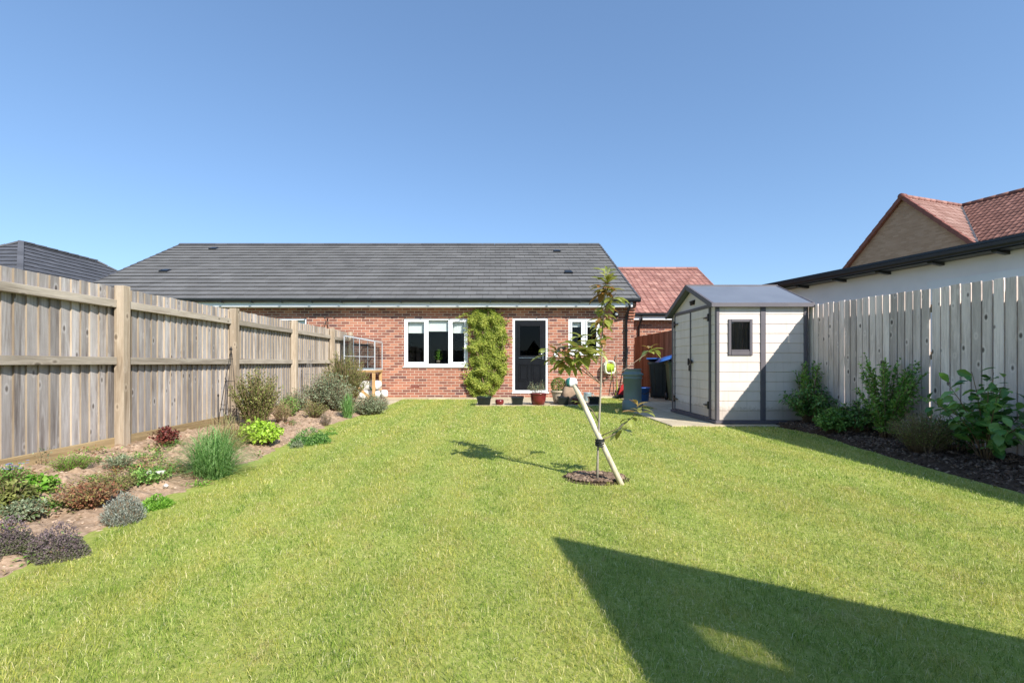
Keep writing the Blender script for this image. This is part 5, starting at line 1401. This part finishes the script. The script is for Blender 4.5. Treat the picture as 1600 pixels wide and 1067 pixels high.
# obelisks
def obelisk(label, px, tip_py, foot_py, w, mat, x, group='wire obelisks by the left fence', fan=None):
    Y = F*x/(px-775); tz = H+(567-tip_py)*Y/F
    t = thing('wire_obelisk', label, 'plant support', (x, Y, .04), 0, group); b = MB(); T = tz-.04
    for k in range(4):
        a = PI/4+k*PI/2; b.tube([(w*math.cos(a)+(fan or 0), w*math.sin(a), 0), (.012*math.cos(a), .012*math.sin(a), T-.06)], .0045, 5)
    for z in (.25, .6, .88):
        rr = w*(1-z/1.0)+.015; 
        b.tube([Vector((rr*math.cos(PI/4+k*PI/2)+(fan or 0)*(1-z), rr*math.sin(PI/4+k*PI/2), z*T)) for k in range(5)], .003, 4)
    b.build('frame', mat, t)
    b = MB(); b.lathe([(0,T+.05),(.008,T+.03),(.02,T),(.008,T-.02),(.012,T-.06),(0,T-.07)], n=10); b.build('finial', mat, t)
obelisk('black wire plant obelisk in front of third fence post', 361, 546, 655, .13, 'iron', -3.70, fan=-.05)
obelisk('grey wire obelisk standing further along the fence', 483, 548, 640, .16, 'greywire', -3.72)
t = thing('short_finial_stake', 'short black iron stake left of black obelisk', 'plant support', (-3.75, F*-3.75/(341-775), .04)); b = MB()
Tz = H-(619-567)*t.location.y/F-.04
b.tube([(0,0,0),(0,0,Tz)], .006, 6); b.build('rod', 'iron', t); b = MB(); b.lathe([(0,Tz+.04),(.014,Tz+.01),(0,Tz-.02)], n=8); b.build('finial', 'iron', t)
x, y = G(456, 646, .05)
t = thing('solar_light', 'small white and blue globe light low among the border shrubs', 'garden light', (x, y, .06)); b = MB()
b.lathe([(0,.13),(.035,.12),(.05,.08),(.04,.04),(0,.03)], n=14); b.build('globe', 'upvc', t); b = MB(); b.tube([(0,0,-.02),(0,0,.04)], .01, 6); b.build('spike', 'blue_pl', t)
# stones on the left bed
for (px, py, s, lab) in ((386, 731, .045, 'pale stone at the lawn edge near ornamental grass'), (251, 751, .035, 'white stone among low green plants'), (235, 750, .03, 'cream stone left of the white stone'), (259, 757, .028, 'pinkish stone right of the white stone')):
    x, y = G(px, py, .05); b = MB(); clod(b, 0, 0, 0, s); o = b.build('stone', 'white_stone'); o.location = (x, y, zbed(x, y)+.02+ (.05 if py < 755 and px < 300 else 0)); tag(o, lab, 'stone', 'stones in the left bed')
b = MB(); b.tube([(-3.45,4.75,.16),(-3.3,4.6,.13)], .004, 5); tag(b.build('straw_stalk', 'l_straw'), 'single dry straw stalk lying beside fence post', 'stalk')

t = thing('reflection_rear_fence', 'unseen board fence added behind the camera to be reflected in the windows', 'fence', (0, -4.8, 0))  # added out of view, gives the window glass something to reflect
b = MB(); x = -4.0
while x < 4.85: b.box((x, -.02+U(-.004,.004), .05), (x+.104, 0, 1.78+U(-.006,.006)), R()); x += .1045
b.build('board_panel', 'fence_v', t)
for k in range(5): b = MB(); xx = -3.95+k*2.18; b.box((xx-.05, .001, -.1), (xx+.05, .1, 1.79), R()); b.build('post', 'post', t)
# ------------------------------------------------------------------ invented playhouse, out of view, added to shade the near lawn
PH = 2.2
SUN = Vector((.80, -1.10, 1.0))
P = Vector((.308+.8*PH, 2.59-1.1*PH, PH))
t = thing('shade_caster_playhouse', 'unseen open fronted playhouse with steep roof, invented to cast shade on the near lawn', 'playhouse', (P.x, P.y, 0), math.atan2(.125, .99))
D = 1.9
ang = math.atan2(.125, .99); Ri = Matrix.Rotation(-ang, 3, 'Z')
kR, kL = 1.25, 1.5; cR, cL = 1.05, .8
# skylight: opening added for a lawn light patch, projected up the sun rays
gpts = [(.655,1.68),(.79,1.775),(.97,1.60),(.72,1.49)]
loc_pts = []
for gx, gy_ in gpts:
    q0 = Ri @ (Vector((gx, gy_, 0))-Vector((P.x, P.y, 0))); s = Ri @ SUN
    # z = PH - kR*x
    k = (PH-kR*q0.x)/(s.z+kR*s.x); h = q0+s*k; loc_pts.append(h)
xa, xb = min(p.x for p in loc_pts), max(p.x for p in loc_pts); ya, yb = min(p.y for p in loc_pts), max(p.y for p in loc_pts)
mx_, my_ = (xa+xb)/2, (ya+yb)/2; xa, xb, ya, yb = mx_-(xb-xa)*.28, mx_+(xb-xa)*.28, my_-(yb-ya)*.25, my_+(yb-ya)*.25
b = MB()
def rp(x, y): return (x, y, PH-kR*x)
xs = [0, xa, xb, cR]; ys = [-D, ya, yb, 0]
nR_ = Vector((kR, 0, 1)).normalized()*.02
for i in range(3):
    for j in range(3):
        if i == 1 and j == 1: continue
        b.prism([rp(xs[i],ys[j]), rp(xs[i+1],ys[j]), rp(xs[i+1],ys[j+1]), rp(xs[i],ys[j+1])], (0,0,0), -nR_)
b.prism([(0,-D,PH),(0,0,PH),(-cL,0,PH-kL*cL),(-cL,-D,PH-kL*cL)], (0,0,0), Vector((kL,0,-1)).normalized()*.02)
rf = b.build('roof', 'fence_y', t)
b = MB(); b.face([rp(xa,ya), rp(xb,ya), rp(xb,yb), rp(xa,yb)]); b.build('light_patch_pane', glass_mat('light_patch_tint', '#c2c2c2', .0), rf)
for x in (-cL+.06, cR-.06):
    for y in (-.08, -D+.08):
        b = MB(); zt_ = (PH-kR*x if x > 0 else PH+kL*x)-.04; b.box((x-.03,y-.03,0),(x+.03,y+.03,zt_)); b.build('post', 'post', t)
b = MB(); b.face([(-cL+.06,-D+.04,0),(cR-.06,-D+.04,0),(cR-.06,-D+.04,PH-kR*(cR-.06)-.03),(0,-D+.04,PH-.03),(-cL+.06,-D+.04,PH-kL*(cL-.06)-.03)]); b.build('back_wall', 'fence_v', t)

# ------------------------------------------------------------------ camera, sun, sky
sc = bpy.context.scene
cam = bpy.data.cameras.new('camera'); co = bpy.data.objects.new('camera', cam); C.objects.link(co)
co.location = (0, 0, H); co.rotation_euler = (PI/2, 0, 0)
cam.sensor_width = 36; cam.lens = 36*F/1600; cam.shift_x = 25/1600; cam.shift_y = 33.5/1600
cam.clip_end = 2000; cam.clip_start = .05; sc.camera = co
sun = bpy.data.lights.new('sun', 'SUN'); sun.energy = 4.8; sun.angle = math.radians(.55); sun.color = (1.0, .95, .87)
so = bpy.data.objects.new('sun', sun); C.objects.link(so)
so.rotation_euler = SUN.to_track_quat('Z', 'Y').to_euler()
w = bpy.data.worlds.new("World"); sc.world = w; w.use_nodes = True; nt = w.node_tree
sky = nt.nodes.new('ShaderNodeTexSky'); sky.sky_type = 'NISHITA'; sky.sun_disc = False
sky.sun_elevation = math.atan2(SUN.z, math.hypot(SUN.x, SUN.y)); sky.sun_rotation = math.atan2(SUN.x, SUN.y)
sky.air_density = 1.0; sky.dust_density = .35; sky.ozone_density = 3.2; sky.altitude = 0
bg = nt.nodes['Background']; gm = nt.nodes.new('ShaderNodeGamma'); gm.inputs[1].default_value = .70
nt.links.new(sky.outputs[0], gm.inputs[0])
vm = nt.nodes.new('ShaderNodeVectorMath'); vm.operation = 'MULTIPLY'; vm.inputs[1].default_value = (.91, 1.12, 1.36)
nt.links.new(gm.outputs[0], vm.inputs[0]); nt.links.new(vm.outputs[0], bg.inputs[0]); bg.inputs[1].default_value = .15
sc.view_settings.view_transform = 'Standard'; sc.view_settings.look = 'None'
sc.view_settings.exposure = .62; sc.view_settings.gamma = 1
sc.cycles.max_bounces = 8; sc.cycles.transparent_max_bounces = 16
try: sc.cycles.use_denoising = True
except Exception: pass
